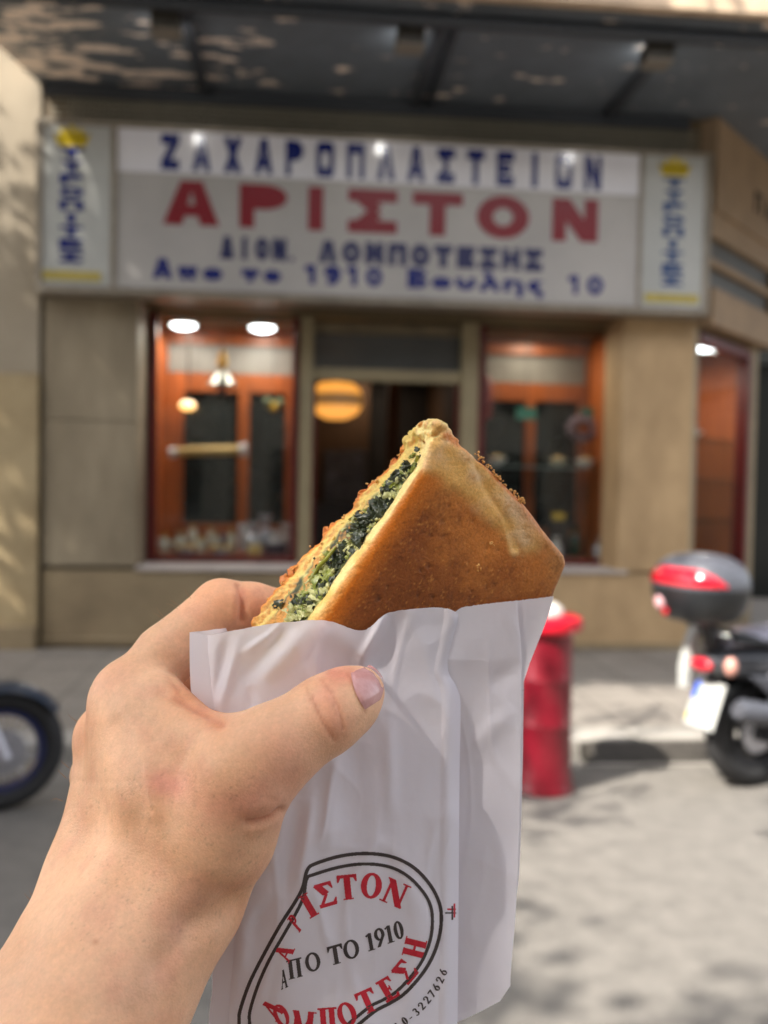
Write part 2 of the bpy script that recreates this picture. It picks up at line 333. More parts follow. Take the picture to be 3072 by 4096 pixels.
# flaking dark grey canopy paint with rust-pink patches
M_canopy = mat('canopy_paint', srgb(98, 105, 113), .5, var=.15, vscale=3)
_t = M_canopy.node_tree; _b = _t.nodes['Principled BSDF']
_tc = _t.nodes.new('ShaderNodeTexCoord'); _n = _t.nodes.new('ShaderNodeTexNoise'); _n.inputs['Scale'].default_value = 4.2; _n.inputs['Detail'].default_value = 9; _n.inputs['Roughness'].default_value = .6
_sx = _t.nodes.new('ShaderNodeSeparateXYZ'); _t.links.new(_tc.outputs['Object'], _sx.inputs[0]); _mp = _t.nodes.new('ShaderNodeMapping'); _mp.inputs['Rotation'].default_value = (0, 0, .5); _mp.inputs['Scale'].default_value = (.65, 1.5, 1); _t.links.new(_tc.outputs['Object'], _mp.inputs['Vector']); _t.links.new(_mp.outputs[0], _n.inputs['Vector'])
_mr = _t.nodes.new('ShaderNodeMapRange'); _mr.inputs[1].default_value = -2.4; _mr.inputs[2].default_value = .1; _mr.inputs[3].default_value = .18; _mr.inputs[4].default_value = 0
_t.links.new(_sx.outputs[0], _mr.inputs[0]); _ad = _t.nodes.new('ShaderNodeMath'); _ad.operation = 'ADD'
_t.links.new(_n.outputs['Fac'], _ad.inputs[0]); _t.links.new(_mr.outputs[0], _ad.inputs[1])
_rp = _t.nodes.new('ShaderNodeValToRGB'); _rp.color_ramp.elements[0].position = .622; _rp.color_ramp.elements[1].position = .655
_t.links.new(_ad.outputs[0], _rp.inputs[0]); _mx = _t.nodes.new('ShaderNodeMix'); _mx.data_type = 'RGBA'
_t.links.new(_rp.outputs[0], _mx.inputs[0]); _old = _b.inputs['Base Color'].links[0].from_socket
_t.links.new(_old, _mx.inputs[6]); _mx.inputs[7].default_value = (*srgb(244, 226, 210), 1); _t.links.new(_mx.outputs[2], _b.inputs['Base Color'])
M_cdark = mat('canopy_rib', srgb(52, 56, 62), .5)
M_mesh = mat('grille', srgb(140, 136, 122), .7, var=.5, vscale=60, stretch=(1, 1, 2))
def glass_mat(name, tint=(1, 1, 1), r=.02):
    m = bpy.data.materials.new(name); m.use_nodes = True; t = m.node_tree; t.nodes.clear()
    o = t.nodes.new('ShaderNodeOutputMaterial'); mx = t.nodes.new('ShaderNodeMixShader'); lw = t.nodes.new('ShaderNodeLayerWeight'); lw.inputs[0].default_value = .5
    pw = t.nodes.new('ShaderNodeMath'); pw.operation = 'POWER'; pw.inputs[1].default_value = 5; t.links.new(lw.outputs['Facing'], pw.inputs[0])
    fr = t.nodes.new('ShaderNodeMapRange'); fr.inputs[3].default_value = .022; fr.inputs[4].default_value = .6; t.links.new(pw.outputs[0], fr.inputs[0])
    tr = t.nodes.new('ShaderNodeBsdfTransparent'); tr.inputs[0].default_value = (*tint, 1); gl = t.nodes.new('ShaderNodeBsdfGlossy'); gl.inputs['Roughness'].default_value = r
    t.links.new(fr.outputs[0], mx.inputs[0]); t.links.new(tr.outputs[0], mx.inputs[1]); t.links.new(gl.outputs[0], mx.inputs[2]); t.links.new(mx.outputs[0], o.inputs[0])
    return m
M_shelfg = glass_mat('shelf_glass', (.80, .86, .82))
M_glass = glass_mat('shop_glass', (.93, .95, .94))
def lampmat(name, col, st):
    return mat(name, (.8, .8, .8), .5, emit=col, estr=st)

YK, YF, YS, YWN = 5.25, 8.2, 7.95, 8.7            # kerb, wall face, sign face, window plane
# ground
MB().add([(-70, -70, 0), (70, -70, 0), (70, 70, 0), (-70, 70, 0)], [(0, 1, 2, 3)]).build('road', M_asph)['kind'] = 'structure'
MB().box(-40, 40, YK+.28, 16, -.1, .1).build('pavement', M_pave)['kind'] = 'structure'
pj = MB()
for i in range(-9, 12):
    for j in range(6): pj.box(i*.5-.004, i*.5+.004, YK+.28+j*.46, YK+.28+j*.46+.452, .1005, .1012)
for j in range(1, 6): pj.box(-5, 6, YK+.28+j*.46-.0045, YK+.28+j*.46-.0005, .1013, .1019)
pj.build('pavement_joints', M_dark)['kind'] = 'structure'
k = MB()
for i in range(-20, 20): k.box(i*1.0+.004, i*1.0+.996, YK, YK+.276, -.1, .104)
k.build('kerb', M_kerb, bevel=.012)['kind'] = 'structure'

# drain grating set in the gutter
dg = empty('drain_grating', (2.3, YK-.16, 0), 'dark iron drain grating lying along the kerb between the red bin and the scooter', 'grating')
g = MB()
for i in range(44): g.hexa([(1.66+i*.025+dx_, y_, z_) for dx_, y_, z_ in ((0, YK-.16, .002), (.013, YK-.16, .002), (.053, YK-.012, .002), (.04, YK-.012, .002), (0, YK-.16, .012), (.013, YK-.16, .012), (.053, YK-.012, .108), (.04, YK-.012, .108))])
g.build('bars', mat('iron', srgb(84, 80, 76), .7, metal=.3, var=.3, vscale=20), dg)
MB().hexa([(1.64, YK-.17, .001), (2.82, YK-.17, .001), (2.82, YK-.006, .001), (1.64, YK-.006, .001), (1.64, YK-.17, .003), (2.82, YK-.17, .003), (2.82, YK-.006, .09), (1.64, YK-.006, .09)]).build('well', M_dark, dg)
MB().box(1.62, 2.84, YK-.20, YK-.172, .001, .016).build('grating_frame', M_kerb, dg)

# ---------------------------------------------------------------- pastry shop building
shop = empty('shop_building', (0.7, YF, .1), 'old marble-clad corner pastry shop with two display windows and a dark canopy', 'shop')
def part(mb, name, m, parent=shop, **k): return mb.build(name, m, parent, **k)
X0, X1 = -2.105, 3.525
part(MB().box(X0, -1.33, YF, YF+.5, .80, 2.02).box(X0, -1.33, YF, YF+.5, 2.026, 3.5), 'pillar', M_marble_l, bevel=.006)
part(MB().box(2.87, X1, YF, YF+.5, .80, 3.5), 'pillar', M_marble_r, bevel=.006, label='paler beige marble corner pillar')
part(MB().box(X0, .1, YF+.004, YF+.4, .1, .17).box(X0, -.6, YF, YF+.46, .175, .765).box(-.594, .15, YF, YF+.46, .175, .765), 'plinth', M_plinth, bevel=.008)
part(MB().box(1.6, X1+.0, YF, YF+.46, .1, .775), 'plinth', M_marble_r, bevel=.008)
part(MB().box(X0-.01, .1, YF-.03, YF+.02, .15, .19), 'base_ledge', M_plinth, bevel=.006); part(MB().box(1.6, X1, YF-.025, YF+.02, .1, .16), 'base_ledge', M_plinth, bevel=.006)
part(MB().box(.17, 1.5, YF+.0, YF+.6, .1, .25).box(.17, 1.5, YF+.28, YF+.9, .25, .40), 'door_step', M_sill, bevel=.008)
part(MB().box(-1.33, -.30, YF-.03, YWN+.02, .768, .80).box(-.294, .15, YF-.03, YWN+.02, .768, .80), 'window_sill', M_sill, bevel=.006)
part(MB().box(1.6, 2.95, YF-.03, YWN+.02, .778, .81), 'window_sill', M_sill, bevel=.006)
part(MB().box(-2.1, -1.33, YF+.5, 9.6, .1, 4.8), 'wall', M_plinth); part(MB().box(2.95, 3.3, YF+.5, 9.4, .1, 4.8), 'wall', M_plinth)
part(MB().box(X0, X1, YF-.0, YF+.6, 3.502, 5.2), 'wall', M_brownb, label='dark wall strip behind the sign')
part(MB().box(X0, 3.6, YF-.3, YF+.6, 5.1, 14), 'wall', mat('upper_render', srgb(176, 160, 140), .8, var=.15, vscale=2, bump=.2), label='upper facade above the canopy')
part(MB().box(-1.33, 2.87, YF+.02, YF+.5, 3.06, 3.5), 'lintel_beam', M_brownb)
part(MB().box(-1.31, 2.87, YWN-.06, YWN+.06, 3.03, 3.12), 'lintel_beam', mat('beam_light', srgb(120, 106, 78), .5, var=.2, vscale=4))
# posts and door surround
for xa, xb in ((.035, .15), (1.505, 1.66)):
    part(MB().box(xa, xb, YWN-.09, YWN+.05, .1, 3.03), 'door_post', M_beige, bevel=.008)
part(MB().box(.15, 1.505, YWN-.05, YWN+.05, 2.47, 2.58), 'door_lintel', M_beige, bevel=.008)
part(MB().box(.15, 1.505, YWN-.04, YWN+.08, 2.9, 3.0), 'shutter_box', mat('box_beige', srgb(110, 98, 76), .6, var=.3, vscale=5), bevel=.01)
rs = MB()
for i in range(10): rs.box(.152, 1.503, YWN, YWN+.03, 2.583+i*.0315, 2.583+i*.0315+.028)
part(rs, 'roller_shutter', M_roller, bevel=.004)
[part(MB().box(a_, a_+.033, YWN-.01, YWN+.06, .4, 2.468), 'door_jamb', M_maroon, bevel=.004) for a_ in (.152, 1.47)]
# inside of the shop seen through the door
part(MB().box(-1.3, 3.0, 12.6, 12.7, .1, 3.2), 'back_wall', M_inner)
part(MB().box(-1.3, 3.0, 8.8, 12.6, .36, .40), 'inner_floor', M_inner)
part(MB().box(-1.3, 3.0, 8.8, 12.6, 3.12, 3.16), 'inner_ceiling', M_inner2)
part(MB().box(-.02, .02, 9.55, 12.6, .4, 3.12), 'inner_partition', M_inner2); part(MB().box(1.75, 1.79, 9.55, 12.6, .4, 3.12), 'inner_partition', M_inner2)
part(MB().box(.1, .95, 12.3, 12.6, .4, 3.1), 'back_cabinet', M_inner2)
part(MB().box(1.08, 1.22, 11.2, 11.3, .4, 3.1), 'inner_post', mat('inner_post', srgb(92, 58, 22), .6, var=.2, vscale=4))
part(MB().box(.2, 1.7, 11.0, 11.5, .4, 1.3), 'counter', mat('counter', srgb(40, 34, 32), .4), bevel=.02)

def window(xa, xb, ztop, nm_label, stile, extra):
    """display window: maroon outer frame, orange wood inner case, glass"""
    wn = part(MB().box(xa, xa+.075, YWN-.03, YWN+.05, .80, ztop).box(xb-.065, xb, YWN-.03, YWN+.05, .80, ztop).box(xa+.075, xb-.065, YWN-.03, YWN+.05, .80, .86), 'window', M_maroon, bevel=.006, label=nm_label)
    part(MB().box(xa+.076, xb-.066, YWN, YWN+.006, .862, ztop), 'pane', M_glass, wn)
    D = YWN+.62; zt = ztop-.03
    part(MB().box(xa+.03, xb-.03, YWN+.06, D+.06, .76, .86), 'display_shelf', M_wood, wn)
    part(MB().box(xa-.01, xa+.03, YWN+.06, D, .86, zt), 'side_panel', M_woodp, wn); part(MB().box(xb-.03, xb+.01, YWN+.06, D, .86, zt), 'side_panel', M_woodp, wn)
    part(MB().box(xa, xb, YWN+.06, D+.1, zt, zt+.04), 'window_ceiling', M_brownb, wn)
    fr = MB(); fr.box(xa, xb, D, D+.05, zt-.14, zt); fr.box(xa, xb, D, D+.05, zt-.60, zt-.43); fr.box(xa, xb, D, D+.05, .86, 1.12)
    fr.box(xa, xa+.24 if extra else xa+.1, D, D+.05, 1.12, zt-.60); fr.box(xb-.13, xb, D, D+.05, 1.12, zt-.60); fr.box(stile-.055, stile+.055, D, D+.05, 1.12, zt-.60)
    fr.box(xa, xa+.08, D, D+.05, zt-.43, zt-.14); fr.box(xb-.06, xb, D, D+.05, zt-.43, zt-.14)
    part(fr, 'inner_frame', M_wood, wn, bevel=.006)
    part(MB().box(xa, xb, D+.055, D+.07, zt-.43, zt-.14), 'blind', M_grey, wn)
    part(MB().box(xa, xb, D+.055, D+.07, 1.12, zt-.60), 'inner_pane', mat('dark_pane', srgb(30, 34, 34), .12, var=.3, vscale=3), wn)
    return D
DL = window(-1.315, .03, 3.03, 'left display window with maroon frame and orange wood case', -.50, True)
DR = window(1.662, 2.95, 3.02, 'right display window with maroon frame and orange wood case', 2.33, False)
gl = MB().box(1.75, 2.86, YWN+.2, YWN+.58, 1.72, 1.735); part(gl, 'glass_shelf', mat('frosted_shelf', srgb(120, 130, 126), .3), shop)

# canopy: dark painted soffit with ribs, front pipe, mesh grille above the sign
ZC = 4.80
cp = part(MB().hexa([(-2.5, 6.5, ZC), (9.5, 6.5, ZC), (9.5, YF+2, ZC), (-2.16, YF+.0, ZC), (-2.5, 6.5, ZC+.2), (9.5, 6.5, ZC+.2), (9.5, YF+2, ZC+.2), (-2.16, YF, ZC+.2)]), 'canopy', M_canopy)
for xa, xb in ((-.84, -.76), (.93, 1.0), (1.07, 1.11), (2.62, 2.70)):
    part(MB().hexa([(xa, 6.6, ZC-.055), (xb, 6.6, ZC-.055), (xb, YF-.02, ZC-.055), (xa, YF-.02, ZC-.055), (xa, 6.6, ZC-.001), (xb, 6.6, ZC-.001), (xb, YF-.02, ZC-.001), (xa, YF-.02, ZC-.001)]), 'rib', M_cdark, cp)
part(MB().tube([(-2.4, 6.62, ZC-.05), (3.62, 6.62, ZC-.05)], .045, 12), 'front_pipe', M_cdark, cp)
part(MB().box(-2.1, 3.4, YF-.06, YF+.0, ZC-.11, ZC-.004), 'back_rail', M_cdark, cp)
gm = MB()
for i in range(130):
    x = -1.9+i*.041; gm.box(x, x+.018, YF-.03, YF-.012, 4.44, ZC-.112)
for j in range(6): gm.box(-2.05, 3.5, YF-.011, YF-.003, 4.45+j*.045, 4.45+j*.045+.014)
part(gm, 'grille', M_mesh, shop)

part(MB().box(-2.5, 9.5, 6.40, 6.495, ZC+.03, ZC+.62), 'front_fascia', mat('slab_edge', srgb(196, 172, 146), .8, var=.2, vscale=4), cp, bevel=.01)
# chamfered corner with a narrow display window and a fascia
ca = (X1+.01, YF+.02); cdx = (.695, .719); cdy = (-.719, .695)
ch = part(MB().obox(ca, cdx, cdy, .0, .10, .0, .5, .1, 3.0).obox(ca, cdx, cdy, 1.52, 1.78, 0, .5, .1, 3.25), 'corner_post', mat('corner_post', srgb(142, 126, 98), .5, var=.2, vscale=4), bevel=.006)
part(MB().obox(ca, cdx, cdy, .1, 1.52, .02, .45, .1, .7), 'plinth', M_plinth, bevel=.006)
cw = part(MB().obox(ca, cdx, cdy, 1.42, 1.52, -.02, .1, .7, 2.92).obox(ca, cdx, cdy, .10, 1.42, -.02, .1, .7, .78).obox(ca, cdx, cdy, .10, 1.42, -.02, .1, 2.86, 2.95), 'window', M_maroon, bevel=.005, label='narrow corner display window glowing orange')
part(MB().obox(ca, cdx, cdy, .10, 1.42, .03, .036, .78, 2.86), 'pane', M_glass, cw)
part(MB().obox(ca, cdx, cdy, .02, 1.6, .5, .54, .7, 3.0), 'back_panel', M_woodp, cw)
part(MB().obox(ca, cdx, cdy, .02, .06, .05, .5, .7, 3.0), 'side_panel', M_woodp, cw); part(MB().obox(ca, cdx, cdy, 1.46, 1.5, .1, .5, .7, 3.0), 'side_panel', M_woodp, cw)
part(MB().obox(ca, cdx, cdy, .02, 1.5, .06, .5, 2.96, 3.0), 'window_ceiling', M_brownb, cw)
for z in (2.02, 1.62, 1.22): part(MB().obox(ca, cdx, cdy, .06, 1.46, .12, .48, z, z+.016), 'glass_shelf', M_shelfg, cw)
fa = part(MB().obox(ca, cdx, cdy, -.02, 1.85, -.16, .5, 3.0, 3.32).obox(ca, cdx, cdy, -.02, 1.85, -.16, .5, 4.0, ZC-.003)
          .obox(ca, cdx, cdy, -.02, 1.85, -.13, .5, 3.78, 4.0).obox(ca, cdx, cdy, -.02, 1.85, -.13, .5, 3.52, 3.58).obox(ca, cdx, cdy, 1.78, 1.85, -.13, .5, 3.32, 3.78), 'fascia', mat('fascia_tan', srgb(146, 122, 94), .6, var=.15, vscale=3))
part(MB().obox(ca, cdx, cdy, -.02, 1.78, -.07, -.05, 3.32, 3.52).obox(ca, cdx, cdy, -.02, 1.78, -.07, -.05, 3.58, 3.78), 'fascia_panel', mat('fascia_dark', srgb(62, 58, 50), .4, var=.2, vscale=3), fa)
for k_, c_ in enumerate('ΠΑ'):
    lt = MB()
    gx = (np.arange(24)+.5)/24; X, Z = np.meshgrid(gx, gx); mm = glyph_sans(c_, X, Z, .22)
    for j, i0, i1 in runs(mm): lt.obox(ca, cdx, cdy, 1.02+k_*.34+.2*i0/24, 1.02+k_*.34+.2*i1/24, -.168, -.161, 4.22+.2*j/24, 4.22+.2*(j+1)/24)
    part(lt, 'letter', M_dark, fa)


# neighbours
nb = empty('neighbour_building', (-4, YF, .1), 'cream rendered neighbour building left of the shop with an olive lower wall', 'building')
MB().box(-9, X0-.03, YF-.02, YF+1, 2.40, 14).build('upper_wall', mat('cream_render', srgb(152, 141, 123), .8, var=.14, vscale=2, bump=.1), nb)
MB().box(-9, X0-.03, YF-.04, YF+1, .1, 2.395).build('lower_wall', mat('olive_render', srgb(168, 150, 116), .75, vscale=1.5, col2=srgb(138, 120, 88), bump=.1), nb)
MB().box(X0-.028, X0-.002, YF+.08, YF+1, .1, 9).build('joint', M_dark, nb)
MB().box(-9, X0-.03, YF-.10, YF-.042, .1, .30).build('base_course', M_plinth, nb, bevel=.01)
nb2 = empty('dark_street_wall', (7, 12, .1), 'near-black shopfront wall standing for the dark side street at the right edge', 'building')  # side street's darkness put into the wall and door colours
MB().box(5.0, 14, 12.2, 13.2, .1, 14).build('wall', mat('dark_wall', srgb(30, 34, 32), .5, var=.3, vscale=2), nb2)
MB().box(5.4, 8.2, 12.12, 12.2, .1, 3.0).build('door', mat('dark_door', srgb(8, 16, 15), .3), nb2)
MB().box(5.2, 13, 12.0, 12.2, 3.2, 3.8).build('fascia', mat('grey_fascia', srgb(52, 54, 50), .5), nb2)

# ---------------------------------------------------------------- shop sign
sg = empty('shop_sign', (.7, YS, 3.04), 'long white sign board with blue and red Greek lettering above the shop windows', 'sign')
S0, S1, Z0, Z1 = -2.10, 3.525, 3.04, 4.425
MB().box(S0, S1, YS+.02, YF-.002, Z0, Z1).build('cabinet', M_frame, sg)
MB().box(S0, S1, YS-.012, YS+.02, Z1-.045, Z1).box(S0, S1, YS-.012, YS+.02, Z0, Z0+.05).box(S0, S0+.045, YS-.012, YS+.02, Z0+.05, Z1-.045).box(S1-.06, S1, YS-.012, YS+.02, Z0+.05, Z1-.045)\
    .box(-1.52, -1.47, YS-.012, YS+.02, Z0+.05, Z1-.045).box(2.885, 2.925, YS-.012, YS+.02, Z0+.05, Z1-.045).build('frame', M_frame, sg, bevel=.006)
hp_ = MB().box(-1.47, 2.885, YS, YS+.018, 4.035, Z1-.045).build('header_panel', M_signw, sg)
np2_ = MB().box(-1.47, 2.885, YS, YS+.018, Z0+.05, 4.031).build('name_panel', M_signg, sg)
sp2_ = [MB().box(S0+.045, -1.52, YS, YS+.018, Z0+.05, Z1-.045).build('side_panel', M_signs, sg),
        MB().box(2.925, S1-.06, YS, YS+.018, Z0+.05, Z1-.045).build('side_panel', M_signs, sg)]
def xs(px, y=YS, py=700): return W(px, py, y)[0]
YL = YS-.004
# each row: characters with pixel extents measured along the row
t = MB(); it = []
row = 'ΖΑΧΑΡΟΠΛΑΣΤΕΙΟΝ'; a_, b_ = xs(643), xs(2405); pit = (b_-a_+.105)/15
for i, c in enumerate(row):
    x = a_+i*pit; cc = 'O' if c == 'Ο' else c
    it.append((cc, x, x+pit-.105, 4.06, 4.35, .30))
wall_text(hp_, it, YL, M_navy)
t = MB(); it = []
for c, p0, p1 in (('Α', 652, 878), ('Ρ', 958, 1148), ('Ι', 1215, 1310), ('Σ', 1392, 1588), ('Τ', 1650, 1850), ('Ο', 1908, 2116), ('Ν', 2210, 2392)):
    it.append((c, xs(p0, py=820), xs(p1, py=880), 3.622, 3.98, .62 if c == 'Ι' else .31))
wall_text(np2_, it, YL, M_red)
t = MB(); it = []
def rowfit(s, p0, p1, z0, z1, st, gap=.3, py=1000):
    a, b = xs(p0, py=py), xs(p1, py=py); n = len(s); pt = (b-a)/(n-gap)
    return [(c, a+i*pt, a+i*pt+pt*(1-gap), z0, z1, st) for i, c in enumerate(s) if c != ' ']
it = rowfit('ΔΙΟΝ.', 880, 1215, 3.36, 3.545, .37, .20)+rowfit('ΛΟΜΠΟΤΕΣΗΣ', 1275, 2170, 3.36, 3.545, .37, .20)
wall_text(np2_, it, YL, M_navy2, .005)
t = MB(); it = rowfit('Απο', 612, 890, 3.18, 3.345, .33, .22)+rowfit('το', 968, 1125, 3.18, 3.345, .33, .22)+rowfit('1910', 1215, 1530, 3.18, 3.34, .34, .22)\
    + rowfit('Βουλης', 1632, 2190, 3.18, 3.345, .34, .18)+rowfit('10', 2270, 2415, 3.18, 3.34, .32, .22)
wall_text(np2_, [(('A' if c == 'Α' else c), *r) for c, *r in it], YL, M_navy, .005)
for xc in (-1.83, 3.195):
    cr = MB()
    pts = [(-.115, .0), (.115, .0), (.165, .125), (.108, .062), (.092, .152), (.058, .152), (.034, .062), (.022, .175), (-.022, .175), (-.034, .062), (-.058, .152), (-.092, .152), (-.108, .062), (-.165, .125)]
    pts = [(x*.92, z*.9) for x, z in pts]
    cr.add([(xc+x, YL, 4.215+z) for x, z in pts]+[(xc, YL, 4.215+.03)], [(i, (i+1) % len(pts), len(pts)) for i in range(len(pts))])
    cr.build('crown_emblem', M_yel, sp2_[0 if xc < 0 else 1])
    t = MB(); it = []
    for i, c in enumerate('ΤΥΡΟΠΙΤΕΣ'):
        z1 = 4.20-i*.104; wv = .185
        it.append((c, xc-wv/2, xc+wv/2, z1-.086, z1, .3))
    wall_text(sp2_[0 if xc < 0 else 1], it, YL, M_navy if xc < 0 else mat('teal_navy', srgb(30, 66, 120), .4))
    MB().box(xc-.24, xc+.24, YL-.001, YL+.003, 3.135, 3.215).build('yellow_band', M_yel2, sp2_[0 if xc < 0 else 1])

# ---------------------------------------------------------------- lamps
M_flood = mat('flood_housing', srgb(70, 66, 60), .5, metal=.3, var=.2)
M_fl_em = lampmat('flood_glow', (1, .97, .92), 11)
def floodlight(px, lab):
    p = W(px, 95, 6.78); x = p[0]
    f = empty('floodlight', (x, 6.78, ZC-.01), lab, 'floodlight', 'floodlights under the canopy front')
    MB().box(-.10, .10, -.09, .09, -.16, -.04).build('housing', M_flood, f, bevel=.015, local=True)
    MB().box(-.02, .02, -.02, .02, -.04, .01).build('bracket', M_flood, f, local=True)
    MB().box(-.10, .10, -.085, .09, -.18, -.162).build('lower_flange', mat('flange', srgb(120, 112, 100), .5), f, bevel=.004, local=True)
    g = MB().ball((0, .095, -.10), .05, 16, 8, (1, .25, 1)); g.build('lens', M_fl_em, f, smooth=True, local=True)
floodlight(665, 'floodlight above the first letters of the sign, left of the other two')
floodlight(1640, 'floodlight at the middle rib of the canopy, just left of the picture middle line')
floodlight(2630, 'floodlight at the right rib of the canopy, nearest the end of the dark pipe')
M_cl = lampmat('ceiling_glow', (.93, .97, 1.0), 4)
def ceiling_light(c, lab, en, rx=.12, ry=.12):
    e = empty('ceiling_light', c, lab, 'ceiling light', 'round white display window lights')
    MB().lathe([(.0, -.045), (.07, -.04), (.115, -.015), (.12, 0)], (0, 0, 0), 24).build('diffuser', M_cl, e, smooth=True, local=True)
    MB().lathe([(.128, -.012), (.135, 0), (.135, .012)], (0, 0, 0), 24).build('trim_ring', M_beige, e, local=True)
    L = bpy.data.lights.new('window_lamp', 'AREA'); L.shape = 'DISK'; L.size = .2; L.energy = en; L.color = (1, .93, .82)
    lo = bpy.data.objects.new('window_lamp', L); COL.objects.link(lo); lo.location = (0, 0, -.06); lo.parent = e
pL, pR = W(735, 1268, YWN+.3), W(1050, 1283, YWN+.3)
ceiling_light((pL[0], YWN+.3, 2.985), 'round white light in the left window ceiling, farther from the door', 3.6)
ceiling_light((pR[0], YWN+.3, 2.985), 'round white light in the left window ceiling, next to the door post', 3.6)
q = W(2822, 1400, 8.75); ceiling_light((q[0], 8.75, 2.90), 'round white light at the top of the narrow corner window', 4.5)

# banded glass pendant in the doorway and a small globe lamp in the left window
pc = W(1345, 1600, 10.2)
pl = empty('pendant_lamp', (pc[0], pc[1], pc[2]), 'large banded amber glass pendant lamp glowing inside the doorway', 'pendant lamp')
M_amb = lampmat('amber_glow', (1, .40, .06), .30); M_ambd = lampmat('amber_band', (.7, .3, .05), .07)
prof = [(.0, -.2), (.1, -.19), (.2, -.14), (.27, -.06)]
MB().lathe([(.02, -.21), (.12, -.2), (.22, -.15), (.275, -.07)], (0, 0, 0), 32).build('lower_glass', M_amb, pl, smooth=True, local=True)
MB().lathe([(.275, -.07), (.29, 0), (.275, .06)], (0, 0, 0), 32).build('middle_band', M_ambd, pl, smooth=True, local=True)
MB().lathe([(.275, .06), (.25, .12), (.18, .175), (.02, .2)], (0, 0, 0), 32).build('upper_glass', M_amb, pl, smooth=True, local=True)
MB().tube([(0, 0, .2), (0, 0, 3.12-pc[2])], .012, 8).build('cord', M_dark, pl, local=True)
pc = W(750, 1622, DL-.12)
gl = empty('globe_lamp', tuple(pc), 'small amber oval lamp hanging in the left display window', 'lamp')
MB().ball((0, 0, 0), .075, 20, 12, (1, 1, .62)).build('glass', lampmat('globe_glow', (1, .5, .14), .9), gl, smooth=True, local=True)
MB().tube([(0, 0, .045), (0, 0, 2.98-pc[2])], .006, 6).build('cord', M_dark, gl, local=True)

# added lights, no fittings: one in the right display window, a fill deep inside
for nm_, lc_, en_, sz_ in (('window_lamp', (2.3, YWN+.30, 2.97), 3.2, .25), ('shop_fill', (.9, 11.9, 2.9), 1.6, .3)):
    L_ = bpy.data.lights.new(nm_, 'AREA'); L_.shape = 'DISK'; L_.size = sz_; L_.energy = en_; L_.color = (1, .86, .68)
    o_ = bpy.data.objects.new(nm_, L_); COL.objects.link(o_); o_.location = lc_

# unseen house added behind the viewer to darken reflections in glass and sign
ob = empty('added_opposite_building', (0, -7.4, 0), 'cream rendered four storey house added unseen behind the viewer for darker reflections', 'building')
MB().box(-30, 30, -9, -7.5, 0, 9.6).build('wall', mat('cream_far', srgb(216, 206, 190), .8, var=.15, vscale=1.5), ob)
om = MB()
for j in range(3):
    for i in range(-9, 10): om.box(i*3-.6, i*3+.6, -7.52, -7.46, .6+j*2.85, 2.4+j*2.85)
om.build('windows', mat('far_window', srgb(40, 46, 50), .1), ob)['kind'] = 'stuff'
# ================================================================== implicit surface tools (metres)
def smin(a, b, k):
    h = np.maximum(k-np.abs(a-b), 0)/k
    return np.minimum(a, b)-h*h*h*k/6.0
def rcone(p, a, b, r1, r2):
    """round cone distance (capsule with two radii)"""
    a = np.asarray(a); b = np.asarray(b); ba = b-a; l2 = ba@ba; rr = r1-r2; a2 = l2-rr*rr; il2 = 1/l2
    pa = p-a; y = pa@ba; z = y-l2
    x2 = ((pa*l2-ba*y[:, None])**2).sum(1); y2 = y*y*l2; z2 = z*z*l2
    k = np.sign(rr)*rr*rr*x2
    d = (np.sqrt(np.maximum(x2*a2*il2, 0))+y*rr)*il2-r1
    c1 = np.sign(z)*a2*z2 > k; c2 = np.sign(y)*a2*y2 < k
    d = np.where(c2, np.sqrt(x2+y2)*il2-r1, d)
    return np.where(c1, np.sqrt(x2+z2)*il2-r2, d)
